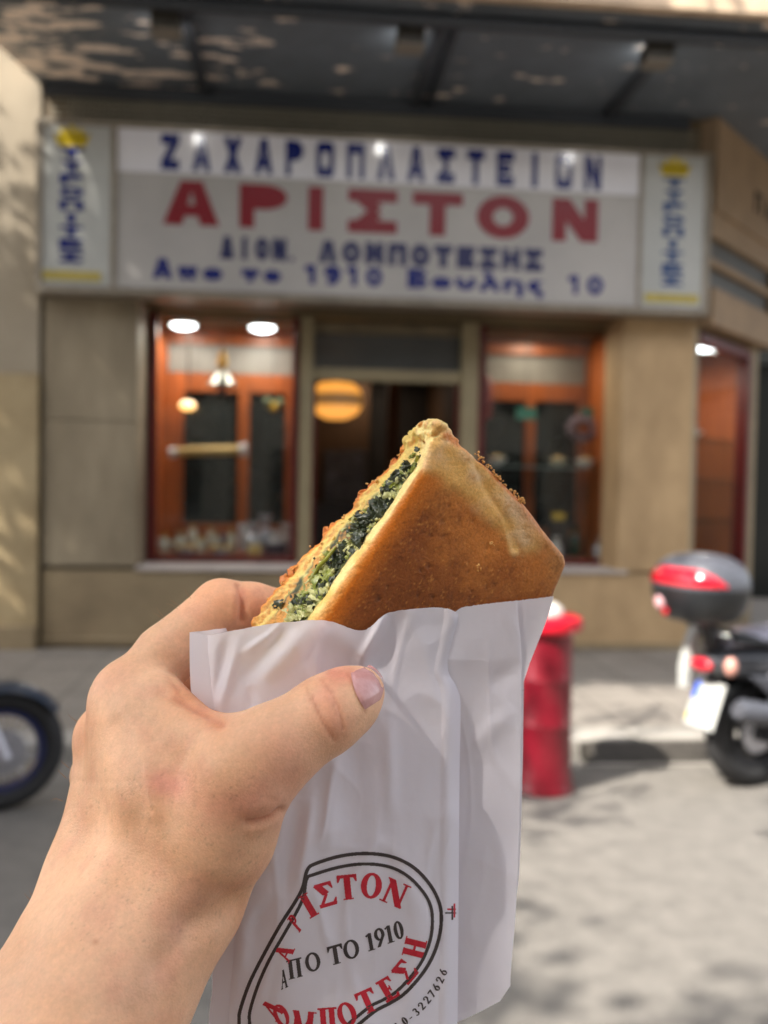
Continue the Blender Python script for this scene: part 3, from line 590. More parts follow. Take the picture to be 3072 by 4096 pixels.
def surface_nets(fn, lo, hi, h, coarse=4):
    """polygonise fn(points)=0 with a narrow band around the surface"""
    lo = np.array(lo, float); hi = np.array(hi, float)
    H = h*coarse; nc = np.ceil((hi-lo)/H).astype(int)+1
    g = np.stack(np.meshgrid(*[lo[i]+H*np.arange(nc[i]) for i in range(3)], indexing='ij'), -1)
    dc = fn(g.reshape(-1, 3)).reshape(nc)
    n = (nc-1)*coarse+1
    idx = [np.minimum(np.round(np.arange(n[i])/coarse).astype(int), nc[i]-1) for i in range(3)]
    D = dc[np.ix_(*idx)].astype(np.float32)
    ii = np.argwhere(np.abs(D) < H*1.8)
    out = np.empty(len(ii))
    for s in range(0, len(ii), 400000): out[s:s+400000] = fn(lo+ii[s:s+400000]*h)
    D[ii[:, 0], ii[:, 1], ii[:, 2]] = out
    S = D < 0
    c = [D[i:n[0]-1+i, j:n[1]-1+j, k:n[2]-1+k] for i in (0, 1) for j in (0, 1) for k in (0, 1)]
    cs = sum((x < 0).astype(np.int8) for x in c); act = (cs > 0) & (cs < 8)
    ai = np.argwhere(act); vid = -np.ones(act.shape, np.int64); vid[act] = np.arange(len(ai))
    vals = np.stack([x[act] for x in c], 1)
    offs = np.array([(i, j, k) for i in (0, 1) for j in (0, 1) for k in (0, 1)], float)
    acc = np.zeros((len(ai), 3)); cnt = np.zeros(len(ai))
    for e0 in range(8):
        for ax in (4, 2, 1):
            if e0 & ax: continue
            e1 = e0 | ax; v0 = vals[:, e0]; v1 = vals[:, e1]; m = (v0 < 0) != (v1 < 0)
            t = np.where(m, v0/(v0-v1+1e-20), 0)
            acc[m] += (offs[e0]+(offs[e1]-offs[e0])*t[:, None])[m]; cnt[m] += 1
    V = lo+(ai+acc/cnt[:, None])*h
    Q = []
    for ax in range(3):
        o1, o2 = [a for a in range(3) if a != ax]
        sl0 = [slice(None)]*3; sl1 = [slice(None)]*3; sl0[ax] = slice(0, -1); sl1[ax] = slice(1, None)
        e = np.argwhere(S[tuple(sl0)] != S[tuple(sl1)])
        e = e[(e[:, o1] > 0) & (e[:, o2] > 0) & (e[:, o1] < act.shape[o1]) & (e[:, o2] < act.shape[o2])]
        flip = S[tuple(e.T)]
        def at(d1, d2):
            q = e.copy(); q[:, o1] -= d1; q[:, o2] -= d2; return vid[tuple(q.T)]
        q = np.stack([at(1, 1), at(0, 1), at(0, 0), at(1, 0)], 1)
        if ax == 1: flip = ~flip
        q[~flip] = q[~flip][:, ::-1]; Q.append(q)
    Q = np.concatenate(Q); Q = Q[(Q >= 0).all(1)]
    return V, Q
def vnormals(V, Q):
    nf = np.cross(V[Q[:, 2]]-V[Q[:, 0]], V[Q[:, 3]]-V[Q[:, 1]]); N = np.zeros_like(V)
    for k in range(4): np.add.at(N, Q[:, k], nf)
    return N/(np.linalg.norm(N, axis=1, keepdims=True)+1e-12)
def relax(V, Q, it=2, f=.5):
    for _ in range(it):
        A = np.zeros_like(V); c = np.zeros(len(V))
        for k in range(4):
            np.add.at(A, Q[:, k], V[Q[:, (k+1) % 4]]+V[Q[:, (k-1) % 4]]); np.add.at(c, Q[:, k], 2)
        V = V+f*(A/np.maximum(c, 1)[:, None]-V)
    return V
def march(fn, px, py, z0, z1, n=70):
    """first hit of the surface along camera rays through image points -> depth"""
    px = np.asarray(px, float); z = np.full(px.shape, z0)
    for _ in range(n):
        d = fn(PA(px, py, z).reshape(-1, 3)).reshape(px.shape); z = z+d*.85
    return z
def pseg(px, py, a, b):
    """distance in image units to a segment plus parameter"""
    dx, dy = b[0]-a[0], b[1]-a[1]; t = np.clip(((px-a[0])*dx+(py-a[1])*dy)/(dx*dx+dy*dy), 0, 1)
    return np.hypot(px-a[0]-t*dx, py-a[1]-t*dy), t
def ppoly(px, py, pts):
    d = np.full(np.shape(px), 1e9)
    for a, b in zip(pts[:-1], pts[1:]): d = np.minimum(d, pseg(px, py, a, b)[0])
    return d
def crom(pts, n=8, closed=False):
    pts = np.array(pts, float); m = len(pts); out = []
    rng_ = range(m if closed else m-1)
    for i in rng_:
        g = (lambda j: pts[j % m]) if closed else (lambda j: pts[min(max(j, 0), m-1)])
        p0, p1, p2, p3 = g(i-1), g(i), g(i+1), g(i+2)
        for k in range(n):
            t = k/n; out.append(.5*((2*p1)+(p2-p0)*t+(2*p0-5*p1+4*p2-p3)*t*t+(3*p1-p0-3*p2+p3)*t**3))
    if not closed: out.append(pts[-1])
    return np.array(out)

# ================================================================== SPINACH PIE
# frame of the pie: front crust plane facing the viewer, turned to the right and slightly down
PN = RR*.36-UU*.16-f0*.92; PN /= np.linalg.norm(PN)
PO = P(1400, 2300, .298)
def on_face(px, py, off=0.0):
    """point of the front crust plane (pushed back by off) seen at an image point"""
    d = ray(px, py); t = ((PO-PN*off-CC)@PN)/(d@PN); return CC+d*t
PU = RR-PN*(RR@PN); PU /= np.linalg.norm(PU); PV = np.cross(PN, PU)
def uv(q): q = np.asarray(q)-PO; return np.array([q@PU, q@PV])
TH = .024
front_px = [(1722, 1762), (1790, 1745), (1905, 1815), (2005, 1920), (2110, 2025), (2205, 2150), (2268, 2225), (2275, 2262), (2225, 2380), (2110, 2640), (1100, 2760), (1290, 2470), (1410, 2292), (1560, 2080), (1690, 1870)]
FP = np.array([uv(on_face(*p)) for p in front_px])
def poly_sdf(q, poly):
    d = np.full(len(q), 1e9); ins = np.zeros(len(q), bool); n = len(poly)
    for i in range(n):
        a, b = poly[i], poly[(i+1) % n]; e = b-a; w_ = q-a
        t = np.clip((w_@e)/(e@e), 0, 1); d = np.minimum(d, np.hypot(*(w_-t[:, None]*e).T))
        c = (a[1] > q[:, 1]) != (b[1] > q[:, 1])
        xi = (b[0]-a[0])*(q[:, 1]-a[1])/(b[1]-a[1]+1e-15)+a[0]
        ins ^= c & (q[:, 0] < xi)
    return np.where(ins, -d, d)
c0, c1 = uv(on_face(1700, 1850)), uv(on_face(1290, 2470))       # cut edge on the front
cdir = (c1-c0)/np.linalg.norm(c1-c0); cnor = np.array([-cdir[1], cdir[0]]);
if cnor[0] > 0: cnor = -cnor
SLANT = .0055                                                   # the torn face leans out towards the back crust
def slant(s): return -.0025+.0130*np.clip((np.asarray(s)+.1)/1.15, 0, 1.05)**.7
CL = np.linalg.norm(c1-c0)
def pie_local(p): q = p-PO; return np.stack([q@PU, q@PV], 1), -(q@PN)
tA = uv(on_face(1818, 1742)); tB = uv(on_face(2030, 1925)); tE = (tB-tA)/np.linalg.norm(tB-tA); tS = 1.0 if np.array([tE[1], -tE[0]])@(uv(on_face(1500, 2300))-tA) < 0 else -1.0
TIP = [(on_face(x_, y_, o_), r_) for x_, y_, o_, r_ in ((1750, 1722, .004, .0032), (1726, 1738, .007, .0028), (1778, 1744, .004, .0026), (1742, 1700, .005, .0020), (1722, 1712, .006, .0026), (1706, 1722, .010, .0028), (1690, 1732, .014, .0028), (1674, 1742, .018, .0026), (1640, 1770, .020, .0026), (1800, 1768, .003, .0020))]
def pie_sdf(p):
    q, wd = pie_local(p)
    fw = np.clip(wd/TH, 0, 1)
    side = 1/(1+np.exp(-((q-c0)@cnor+.012)/.004))                # only the torn side slides outward
    sl_ = slant(((q-c0)@cdir)/CL); qs = q-cnor*(sl_*fw*side)[:, None]
    # outer edge of the back crust is smaller (moulded edge slopes in)
    d2 = poly_sdf(qs, FP)+(1-side)*.006*np.clip(wd/TH, 0, 1)**2
    top_n = np.array([tE[1], -tE[0]]); d2 = np.maximum(d2, (q-tA)@(top_n*tS)+.0085*fw)
    torn_w = np.clip((wd-.003)/.004, .12, 1)
    n1 = vnoise(p, 3, 4, 260); n2 = vnoise(p, 5, 3, 900)
    torn = side*np.exp(-np.abs((q-c0)@cnor-sl_*fw)/.006)
    fill = np.exp(-((wd-.0102)/.0056)**4)                        # spinach band sits back a little
    d2 = d2+torn*torn_w*(fill*.0018+.0006*n1+.0007*n2+.0007*vnoise(p, 57, 2, 120))
    backlip = torn*(np.clip((wd-.0185)/.0035, 0, 1))
    d2 = d2-backlip*(.0026*np.maximum(vnoise(p, 9, 3, 240), -.25)+.0010*vnoise(p, 19, 2, 900)+.0004)
    r = .0028; dz = np.abs(wd-TH/2)-TH/2
    dz = dz+.0006*vnoise(p, 21, 3, 70)
    a, b = d2+r, dz+r
    d = np.minimum(np.maximum(a, b), 0)+np.hypot(np.maximum(a, 0), np.maximum(b, 0))-r
    for cq, cr_ in TIP:
        d = smin(d, np.linalg.norm(p-cq, axis=1)-cr_*(1+.6*vnoise(p, 13, 3, 560)), .0022)
    return d+.00012*n2+.0001*vnoise(p, 33, 2, 1700)
corners = [PO+PU*q[0]+PV*q[1]-PN*w_ for q in FP for w_ in (0, TH)]
lo = np.min(corners, 0)-.016; hi = np.max(corners, 0)+.012
V, Q = surface_nets(pie_sdf, lo, hi, .00062, 4)
px, py, pz = [a for a in (1536+FPX*((V-CC)@RR)/((V-CC)@f0), 2048-FPX*((V-CC)@UU)/((V-CC)@f0), (V-CC)@f0)]
q, wd = pie_local(V); N = vnormals(V, Q)
facing = np.clip(N@PN, 0, 1)                                     # 1 on the baked front crust
n1 = vnoise(V, 41, 4, 160); n2 = vnoise(V, 43, 4, 1500); n3 = vnoise(V, 47, 3, 60)
L = lambda c: np.array(srgb(*c))
mixc = lambda a, b, t: a*(1-t[:, None])+b*t[:, None]
sm = lambda x, a, b: (lambda t: t*t*(3-2*t))(np.clip((x-a)/(b-a), 0, 1))
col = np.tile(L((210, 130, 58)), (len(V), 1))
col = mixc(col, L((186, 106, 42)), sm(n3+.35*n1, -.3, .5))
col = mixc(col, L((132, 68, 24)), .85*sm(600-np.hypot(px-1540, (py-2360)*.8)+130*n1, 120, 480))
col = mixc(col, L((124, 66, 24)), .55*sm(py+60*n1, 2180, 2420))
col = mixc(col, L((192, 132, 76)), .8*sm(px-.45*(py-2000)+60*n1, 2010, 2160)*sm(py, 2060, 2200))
# orange rim along the cut edge
ec = (q-c0)@cnor
col = mixc(col, L((214, 118, 26)), .95*sm(ec+.0016*n1, -.0105, -.002))
col = mixc(col, L((226, 168, 88)), .8*sm(ec, -.0022, .0005))
# pale cheese that leaked over the top edge
band = ppoly(px, py, [(1720, 1800), (1850, 1880), (1960, 1990), (2050, 2110), (2105, 2180)])
wdt = 95-60*np.clip((py-1800)/400, 0, 1)
pale = sm(-(band-wdt)+46*n1+16*n2, -42, 40)
pale = np.maximum(pale, sm(1915-py+.22*(px-1720)+26*n1, -20, 45)*(px < 1960)*(px > 1690))
drip = sm(-(ppoly(px, py, [(2010, 2050), (2040, 2130), (2058, 2200)])-24)+10*n1, -12, 14); pale = np.maximum(pale, drip)
palecol = mixc(np.tile(L((248, 198, 116)), (len(V), 1)), L((250, 220, 178)), sm(n3+.5*n1, -.1, .5))
palecol = mixc(palecol, L((214, 152, 76)), .7*sm(n1+.4*n2, .15, .6))
col = mixc(col, palecol, pale*.82)
rim = sm(-(ppoly(px, py, [(1790, 1745), (1905, 1815), (2005, 1920), (2095, 2010)])-16)+8*n2, -9, 9)
col = mixc(col, L((216, 132, 58)), rim)
col = mixc(col, col*.55, .55*sm(n2+.35*n1, .18, .5)*(1-pale))      # freckled baking
col = mixc(col, L((222, 154, 78)), .5*sm(-n2+.2*n1, .30, .55)*(1-pale))
# torn face: front crumb, filling, back crumb, thin orange back crust
cutm = sm(1-facing, .30, .62)*sm(ec, -.007, -.001)
cc = np.tile(L((246, 222, 150)), (len(V), 1)); cc = mixc(cc, L((224, 190, 104)), sm(n1, -.2, .4))
fz = sm(wd+.0016*n1, .0050, .0066)*(1-sm(wd+.0022*n1+.0045*sm(.4-((q-c0)@cdir)/np.linalg.norm(c1-c0), 0, .4), .0166, .0190))
sal = ((q-c0)@cdir)/np.linalg.norm(c1-c0); fz = fz*sm(sal+.03*n1, .0, .10)
nG = vnoise(V, 101, 3, 210)
fc = mixc(np.tile(L((44, 54, 36)), (len(V), 1)), L((116, 120, 62)), sm(nG, -.15, .2)); fc = mixc(fc, L((214, 208, 140)), sm(nG+.3*n2, .14, .36))
cc = mixc(cc, fc, fz)
cc = mixc(cc, L((232, 202, 112)), sm(wd+.0022*n1+.0045*sm(.4-((q-c0)@cdir)/np.linalg.norm(c1-c0), 0, .4), .0170, .0192))
cc = mixc(cc, L((222, 134, 52)), sm(wd+.0012*n1+.0008*n2, .0202, .0222))
col = mixc(col, cc, cutm)
backm = sm(-(N@PN), .2, .6); col = mixc(col, L((206, 126, 54)), backm)
pits = np.zeros(len(V))
rg = np.random.default_rng(5)
for _ in range(70):
    cx, cy, rr_ = rg.uniform(1350, 2230), rg.uniform(1980, 2400), rg.uniform(4, 10)
    pits = np.maximum(pits, np.exp(-((px-cx)**2+(py-cy)**2)/(rr_**2))*rg.uniform(.3, 1))
pits *= facing*(1-pale)
V = V-N*(pits*.0005)[:, None]
V = V+N*(pale*facing*(.0003+.0004*np.clip(n1, -.3, 1)+.0003*vnoise(V, 61, 2, 120)))[:, None]
V = V-N*(np.exp(-((ppoly(px, py, [(1900, 1850), (1945, 1960), (2030, 2090), (2056, 2190)])/14)**2))*pale*.0007)[:, None]
col = mixc(col, col*.45, .75*pits)
pie = empty('spinach_pie', tuple(PO-PN*.012), 'half eaten wedge of brown crusted spinach pie sticking out of the paper bag', 'pie')
def vcol_mat(name, attr='bake', rough=.55, sss=.0, radius=(1, .5, .25), scale=.002, bump=.25, bscale=1800, coat=0.0, spec=.4, dist=.0006, grain=0.0, gscale=900):
    m = bpy.data.materials.new(name); m.use_nodes = True; t = m.node_tree; b = t.nodes['Principled BSDF']
    a = t.nodes.new('ShaderNodeVertexColor'); a.layer_name = attr
    t.links.new(a.outputs[0], b.inputs['Base Color']); b.inputs['Roughness'].default_value = rough
    if grain:
        tg = t.nodes.new('ShaderNodeTexCoord'); ng = t.nodes.new('ShaderNodeTexNoise'); ng.inputs['Scale'].default_value = gscale; ng.inputs['Detail'].default_value = 6; ng.inputs['Roughness'].default_value = .7
        t.links.new(tg.outputs['Object'], ng.inputs['Vector']); rg_ = t.nodes.new('ShaderNodeMapRange'); rg_.inputs[1].default_value = .35; rg_.inputs[2].default_value = .68; rg_.inputs[3].default_value = 1-grain; rg_.inputs[4].default_value = 1+grain*.8
        t.links.new(ng.outputs['Fac'], rg_.inputs[0]); mg_ = t.nodes.new('ShaderNodeVectorMath'); mg_.operation = 'SCALE'
        t.links.new(a.outputs[0], mg_.inputs[0]); t.links.new(rg_.outputs[0], mg_.inputs['Scale']); t.links.new(mg_.outputs[0], b.inputs['Base Color'])
    b.inputs['Coat Weight'].default_value = coat; b.inputs['Specular IOR Level'].default_value = spec
    if sss: b.inputs['Subsurface Weight'].default_value = sss; b.inputs['Subsurface Radius'].default_value = radius; b.inputs['Subsurface Scale'].default_value = scale
    tc = t.nodes.new('ShaderNodeTexCoord'); n = t.nodes.new('ShaderNodeTexNoise'); n.inputs['Scale'].default_value = bscale; n.inputs['Detail'].default_value = 6
    t.links.new(tc.outputs['Object'], n.inputs['Vector']); bp = t.nodes.new('ShaderNodeBump'); bp.inputs['Strength'].default_value = bump; bp.inputs['Distance'].default_value = dist
    t.links.new(n.outputs['Fac'], bp.inputs['Height']); t.links.new(bp.outputs[0], b.inputs['Normal'])
    return m
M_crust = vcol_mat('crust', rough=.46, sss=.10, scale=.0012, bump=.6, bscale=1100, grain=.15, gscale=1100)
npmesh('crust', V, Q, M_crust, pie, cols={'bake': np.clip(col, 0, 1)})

# filling: crumpled spinach leaves and lumps of cheese in the torn face
def cut_point(s, wfrac, out=0.0):
    """s 0..1 down the cut edge, wfrac 0..1 through the filling band"""
    wd_ = .0048+(.0134-.0040*(1-min(max(s/.38, 0), 1)))*wfrac; a = c0+(c1-c0)*(s*1.18-.06)
    a = a+cnor*(slant(s)*wd_/TH+out-.0012); return PO+PU*a[0]+PV*a[1]-PN*wd_
CN3 = PU*cnor[0]+PV*cnor[1]; CD3 = PU*cdir[0]+PV*cdir[1]
OUTN = CN3*.9+PN*.35; OUTN /= np.linalg.norm(OUTN)
def leaf(c, size, rg, n=9, crump=.45):
    th = rg.uniform(0, 2*np.pi); a = CD3*math.cos(th)+np.cross(OUTN, CD3)*math.sin(th)
    nn = OUTN+rg.normal(0, .3, 3); nn /= np.linalg.norm(nn); a -= nn*(a@nn); a /= np.linalg.norm(a); b = np.cross(nn, a)
    u, v = np.meshgrid(np.linspace(-1, 1, n), np.linspace(-1, 1, n)); r_ = np.sqrt(u*u+v*v)
    fx = np.clip(1.15-r_*.25, .6, 1.2); k = rg.integers(0, 9999)
    G_ = c+(a*(u*fx)[..., None]*rg.uniform(.7, 1.3)+b*(v*fx)[..., None]*rg.uniform(.45, .8))*size
    loc = np.stack([u*1.5+k, v*1.5, np.zeros_like(u)], -1).reshape(-1, 3)
    hgt = vnoise(loc, int(k), 4, 2.1).reshape(u.shape); sh = vnoise(loc+50, int(k), 3, 1.6).reshape(u.shape)
    return G_+nn*(hgt*size*crump*1.5-(r_**2)*size*.22)[..., None]+a*(sh*size*.35)[..., None]
rg = np.random.default_rng(21)
sp = MB(); spl = MB(); cz = MB(); cy_ = MB()
for i in range(150):
    s = rg.uniform(-.02, 1.0); wf = np.clip(rg.normal(.5, .27), .02, 1.0)
    r_ = rg.random(); sz = rg.uniform(.0024, .0050)*(.7+.5*min(1, s*1.6))
    wf = max(wf, sz*.55/.0112); wf = min(wf, 1.05-sz*.3/.0112)
    tgt = sp if r_ < .54 else (spl if r_ < .75 else cz)
    tgt.grid(leaf(cut_point(s, wf, rg.uniform(-.0014, .0008)), sz*(1 if tgt is sp else .75), rg, n=17, crump=rg.uniform(.35, .6)))
for i in range(7): spl.grid(leaf(cut_point(rg.uniform(.72, .98), rg.uniform(.3, .7), .0008), rg.uniform(.0034, .0052), rg, n=13, crump=.35))
for i in range(9): cz.grid(leaf(cut_point(rg.uniform(.78, 1.0), rg.uniform(.2, .9), .0006), rg.uniform(.003, .0046), rg, n=13, crump=.5))
def lump(mb, c, r, rg):
    n, m = 14, 10; vs = []
    sc = rg.uniform(.6, 1.4, 3); k = rg.integers(0, 999)
    th, ph = np.meshgrid(np.linspace(0, np.pi, m+1), np.arange(n)*2*np.pi/n, indexing='ij')
    d = np.stack([np.sin(th)*np.cos(ph), np.sin(th)*np.sin(ph), np.cos(th)], -1)
    nz = vnoise(d.reshape(-1, 3)+k, int(k), 3, 1.7).reshape(th.shape)
    vs = c+d*sc*(r*(1+.55*nz))[..., None]
    mb.add(vs.reshape(-1, 3), [(i*n+j, (i+1)*n+j, (i+1)*n+(j+1) % n, i*n+(j+1) % n) for i in range(m) for j in range(n)])
for i in range(60): lump(cz, cut_point(rg.uniform(.12, 1), rg.uniform(.0, 1.0), rg.uniform(-.0012, .0002)), rg.uniform(.0006, .0014), rg)
for i in range(40): lump(cy_, cut_point(rg.uniform(.1, 1), rg.uniform(.75, 1.18), rg.uniform(-.0006, .0006)), rg.uniform(.0004, .0011), rg)
# loose shred at the lower left and a long stem
shred = leaf(cut_point(.97, .98, .0022), .0030, rg)
sp.grid(shred)
sp.build('spinach', mat('spinach', srgb(74, 82, 54), .3, vscale=260, col2=srgb(28, 36, 26), coat=.2, stops=(.3, .7)), pie, smooth=True, angle=80)
spl.build('leek', mat('leek', srgb(168, 172, 84), .3, vscale=250, col2=srgb(118, 132, 56), coat=.3), pie, smooth=True, angle=80)
cz.build('cheese', mat('cheese', srgb(208, 206, 150), .3, vscale=400, col2=srgb(160, 160, 92), coat=.2), pie, smooth=True, angle=80)
cy_.build('crumbling_dough', mat('dough', srgb(238, 210, 128), .5, vscale=400, col2=srgb(222, 176, 76)), pie, smooth=True, angle=80)
st_ = MB(); st_.tube([cut_point(.60, .62, .0018), cut_point(.66, .55, .0024), cut_point(.72, .60, .0026), cut_point(.79, .62, .0018)], [.0005, .0007, .0007, .0005], 8)
st_.build('stem', mat('stem', srgb(140, 140, 46), .3, coat=.3), pie, smooth=True)
# crumbs along the top edge, the torn back lip and on the face
cm = MB()
edge = [(1905, 1812), (1960, 1868), (2005, 1918), (2060, 1975), (2095, 2008)]
for i in range(70):
    t_ = rg.uniform(0, 3.999); k = int(t_); a, b = np.array(edge[k]), np.array(edge[k+1]); p_ = a+(b-a)*(t_-k)+rg.normal(0, 5, 2)
    lump(cm, on_face(p_[0]-1, p_[1]+2, rg.uniform(.0002, .0022)), rg.uniform(.00018, .0004), rg)
for i in range(12): lump(cm, on_face(2090+rg.normal(0, 9), 2003+rg.normal(0, 5), .0006), rg.uniform(.00025, .0005), rg)
for px_, py_ in ((1968, 2178), (1962, 2172), (1925, 2275), (1915, 2282), (1910, 2262)):
    for _ in range(3): lump(cm, on_face(px_+rg.normal(0, 4), py_+rg.normal(0, 5), .0), rg.uniform(.00022, .0004), rg)
for i in range(26):
    wd_ = rg.uniform(.0198, .0236); s = rg.uniform(-.05, 1.1); a = c0+(c1-c0)*s+cnor*(slant(s)*wd_/TH+rg.uniform(-.0006, .0004))
    lump(cm, PO+PU*a[0]+PV*a[1]-PN*wd_, rg.uniform(.0002, .0005), rg)
fk = MB()
for s_k, sz in ((.22, .0026), (.31, .0030), (.36, .0024), (.58, .0034), (.62, .0026), (.88, .0034), (.92, .0030), (.97, .0028), (.05, .0022)):
    a = c0+(c1-c0)*s_k+cnor*(slant(s_k)*.0226/TH-.0006); fk.grid(leaf(PO+PU*a[0]+PV*a[1]-PN*.0228, sz, rg, n=9, crump=.3))
fk.build('crust_flakes', mat('flakes', srgb(222, 142, 62), .45, vscale=400, col2=srgb(206, 110, 34)), pie, smooth=True, angle=80)
cm.build('crumbs', mat('crumbs', srgb(236, 186, 112), .5, vscale=500, col2=srgb(214, 146, 68)), pie, smooth=True, angle=80)['kind'] = 'stuff'
# ================================================================== THE HAND
def hp(px, py, z): return P(px, py, z)
def chain(p, pts, k=.004):
    d = None
    for (a, b) in zip(pts[:-1], pts[1:]):
        e = rcone(p, hp(*a[:3]), hp(*b[:3]), a[3]/1000, b[3]/1000)
        d = e if d is None else smin(d, e, k)
    return d
THUMB = [(888, 3325, .2835, 14), (985, 3085, .2785, 13.6), (1110, 2985, .2795, 12.4), (1300, 2862, .2835, 11.0), (1385, 2806, .2872, 9.6), (1437, 2768, .2900, 7.6)]
INDEX = [(526, 2774, .3140, 9.8), (664, 2622, .3215, 10.3), (885, 2436, .3300, 10.3), (1010, 2436, .3350, 9.2), (1200, 2470, .3440, 8.6), (1380, 2560, .3500, 7.8), (1470, 2620, .3510, 7.0)]
MIDDLE = [(425, 2945, .3330, 10.6), (560, 2800, .3480, 10.0), (830, 2690, .3560, 9.6), (1080, 2690, .3540, 8.8), (1330, 2760, .3535, 8.4), (1430, 2800, .3530, 7.2)]
RING = [(395, 3100, .3480, 10.2), (540, 2970, .3640, 9.6), (800, 2890, .3660, 9.2), (1050, 2890, .3600, 8.4), (1270, 2950, .3570, 8.0), (1350, 2980, .3560, 7.0)]
LITTLE = [(390, 3250, .3560, 9.2), (520, 3150, .3690, 8.4), (730, 3090, .3700, 8.0), (930, 3080, .3630, 7.4), (1100, 3120, .3590, 7.0), (1170, 3140, .3580, 6.2)]
PALM = [((526, 2792, .3150, 10.2), (640, 3380, .3060, 15)), ((462, 2955, .3320, 10.6), (560, 3400, .3200, 16)), ((454, 2965, .3330, 10.0), (388, 3480, .3160, 15.0)), ((440, 3130, .3440, 10.4), (500, 3430, .3300, 15)), ((442, 3250, .3540, 10), (520, 3450, .3360, 15)),
        ((600, 2840, .3070, 10), (760, 3140, .2950, 16)), ((560, 2905, .3090, 11), (760, 3330, .2960, 18)), ((526, 2788, .3140, 10.2), (620, 3050, .3050, 15)),
        ((508, 2815, .3205, 8.6), (456, 2955, .3310, 9.0)), ((500, 2840, .3190, 9.5), (510, 3200, .3130, 13)), ((888, 3325, .2840, 14), (985, 3100, .2790, 14)), ((700, 3150, .2960, 17), (880, 3330, .2870, 15))]
WEB = [((640, 2810, .3040, 8.5), (790, 2962, .2915, 8.6)), ((790, 2962, .2915, 8.6), (1010, 3010, .2810, 11.0))]
ARM = [((385, 3480, .3150, 14.2), (322, 3690, .3030, 14.0)), ((322, 3690, .3030, 14.0), (-50, 4377, .2620, 21.4)), ((832, 3420, .2930, 14.0), (742, 3611, .2860, 14.6)), ((742, 3611, .2860, 14.6), (505, 3970, .2740, 16.6)), ((505, 3970, .2740, 16.6), (220, 4480, .2500, 22)),
       ((620, 3440, .3130, 19), (470, 3800, .2960, 20)), ((470, 3800, .2960, 20), (60, 4600, .2560, 28)), ((620, 3430, .2990, 16), (400, 3950, .2760, 20))]
def fold(ds, k):
    d = ds[0]
    for e in ds[1:]: d = smin(d, e, k)
    return d
def hand_sdf(p):
    c = lambda L_: [rcone(p, hp(*a[:3]), hp(*b[:3]), a[3]/1000, b[3]/1000) for a, b in L_]
    palm = fold(c(PALM), .013); arm = fold(c(ARM), .018); body = smin(palm, arm, .012)
    body = smin(body, fold(c(WEB), .006), .010)
    th = chain(p, THUMB, .006); ix = chain(p, INDEX, .003)
    body = smin(body, th, .007)
    fi = smin(smin(chain(p, MIDDLE, .003), chain(p, RING, .003), .002), chain(p, LITTLE, .003), .002)
    body = smin(body, smin(ix, fi, .002), .005)
    # knuckles
    for (x, y, z, r_) in ((524, 2765, .3120, 9.0), (448, 2948, .3310, 9.2)):
        body = smin(body, np.linalg.norm(p-hp(x, y, z), axis=1)-r_/1000, .006)
    return body
hv = [hp(*a[:3]) for L_ in (THUMB, INDEX, MIDDLE, RING, LITTLE) for a in L_]+[hp(*q_[:3]) for L_ in (PALM, WEB, ARM) for pr in L_ for q_ in pr]
lo = np.min(hv, 0)-.034; hi = np.max(hv, 0)+.034
V, Q = surface_nets(hand_sdf, lo, hi, .00075, 4)
V = relax(V, Q, 2, .5); N = vnormals(V, Q)
zz = (V-CC)@f0; px = 1536+FPX*((V-CC)@RR)/zz; py = 2048-FPX*((V-CC)@UU)/zz
vis = sm(-(N@f0), -.05, .35)*(zz < .335)
disp = np.zeros(len(V))
def crease(pts, w_, dep, msk=1.0):
    global disp
    disp = disp-vis*msk*dep*np.exp(-(ppoly(px, py, pts)/w_)**2)
def swell(pts, w_, dep):
    global disp
    disp = disp+vis*dep*np.exp(-(ppoly(px, py, pts)/w_)**2)
# thumb knuckle wrinkles, web folds, wrist folds
crease(crom([(1250, 2785), (1268, 2840), (1300, 2900), (1338, 2962)]), 8, .0005)
crease(crom([(1285, 2720), (1330, 2780), (1358, 2840), (1372, 2915)]), 7, .0004)
crease(crom([(1225, 2752), (1240, 2800)]), 7, .00018); crease(crom([(1335, 2810), (1350, 2870)]), 6, .00014)
swell([(1300, 2800), (1330, 2900)], 26, .0002)
crease(crom([(660, 2770), (720, 2800), (800, 2850), (880, 2900)]), 22, .0009); crease(crom([(720, 2765), (780, 2805), (850, 2855)]), 12, .0005)
crease(crom([(690, 2700), (720, 2745), (765, 2790)]), 20, .0008); swell(crom([(700, 2830), (760, 2855), (830, 2890)]), 20, .0004)
crease(crom([(760, 2900), (830, 2905), (890, 2890)]), 10, .0004)
crease(crom([(960, 2340), (975, 2400), (972, 2480)]), 16, .0016); swell([(930, 2380), (930, 2480)], 20, .0006)
crease(crom([(985, 3290), (1040, 3284), (1085, 3268), (1120, 3240)]), 16, .0011); swell(crom([(1000, 3235), (1060, 3220), (1110, 3195)]), 30, .0006); swell(crom([(1010, 3325), (1060, 3312), (1100, 3280)]), 28, .0005)
crease(crom([(1060, 3190), (1100, 3200), (1130, 3200)]), 8, .0002)
crease(crom([(760, 3690), (860, 3670), (960, 3640)]), 70, .0022); crease(crom([(640, 3850), (780, 3720), (900, 3600)]), 60, .0012)
crease(crom([(280, 3120), (420, 3130), (600, 3118)]), 10, .00012)
swell(crom([(500, 2760), (570, 3000), (620, 3250)]), 40, .0008); crease(crom([(470, 2900), (520, 3100), (560, 3300)]), 40, .0004)
n_ = vnoise(V, 71, 3, 55); disp += .00035*n_
st = np.stack([px/95+py/900, py/13, zz*0], -1); disp += .00006*vnoise(st, 73, 2, 1.0)*sm(px, 150, 420)
st = np.stack([(px*.85-py*.52)/14, (px*.52+py*.85)/70, zz*0], -1); disp += .00005*vnoise(st, 75, 2, 1.0)*sm(px, 1000, 1250)
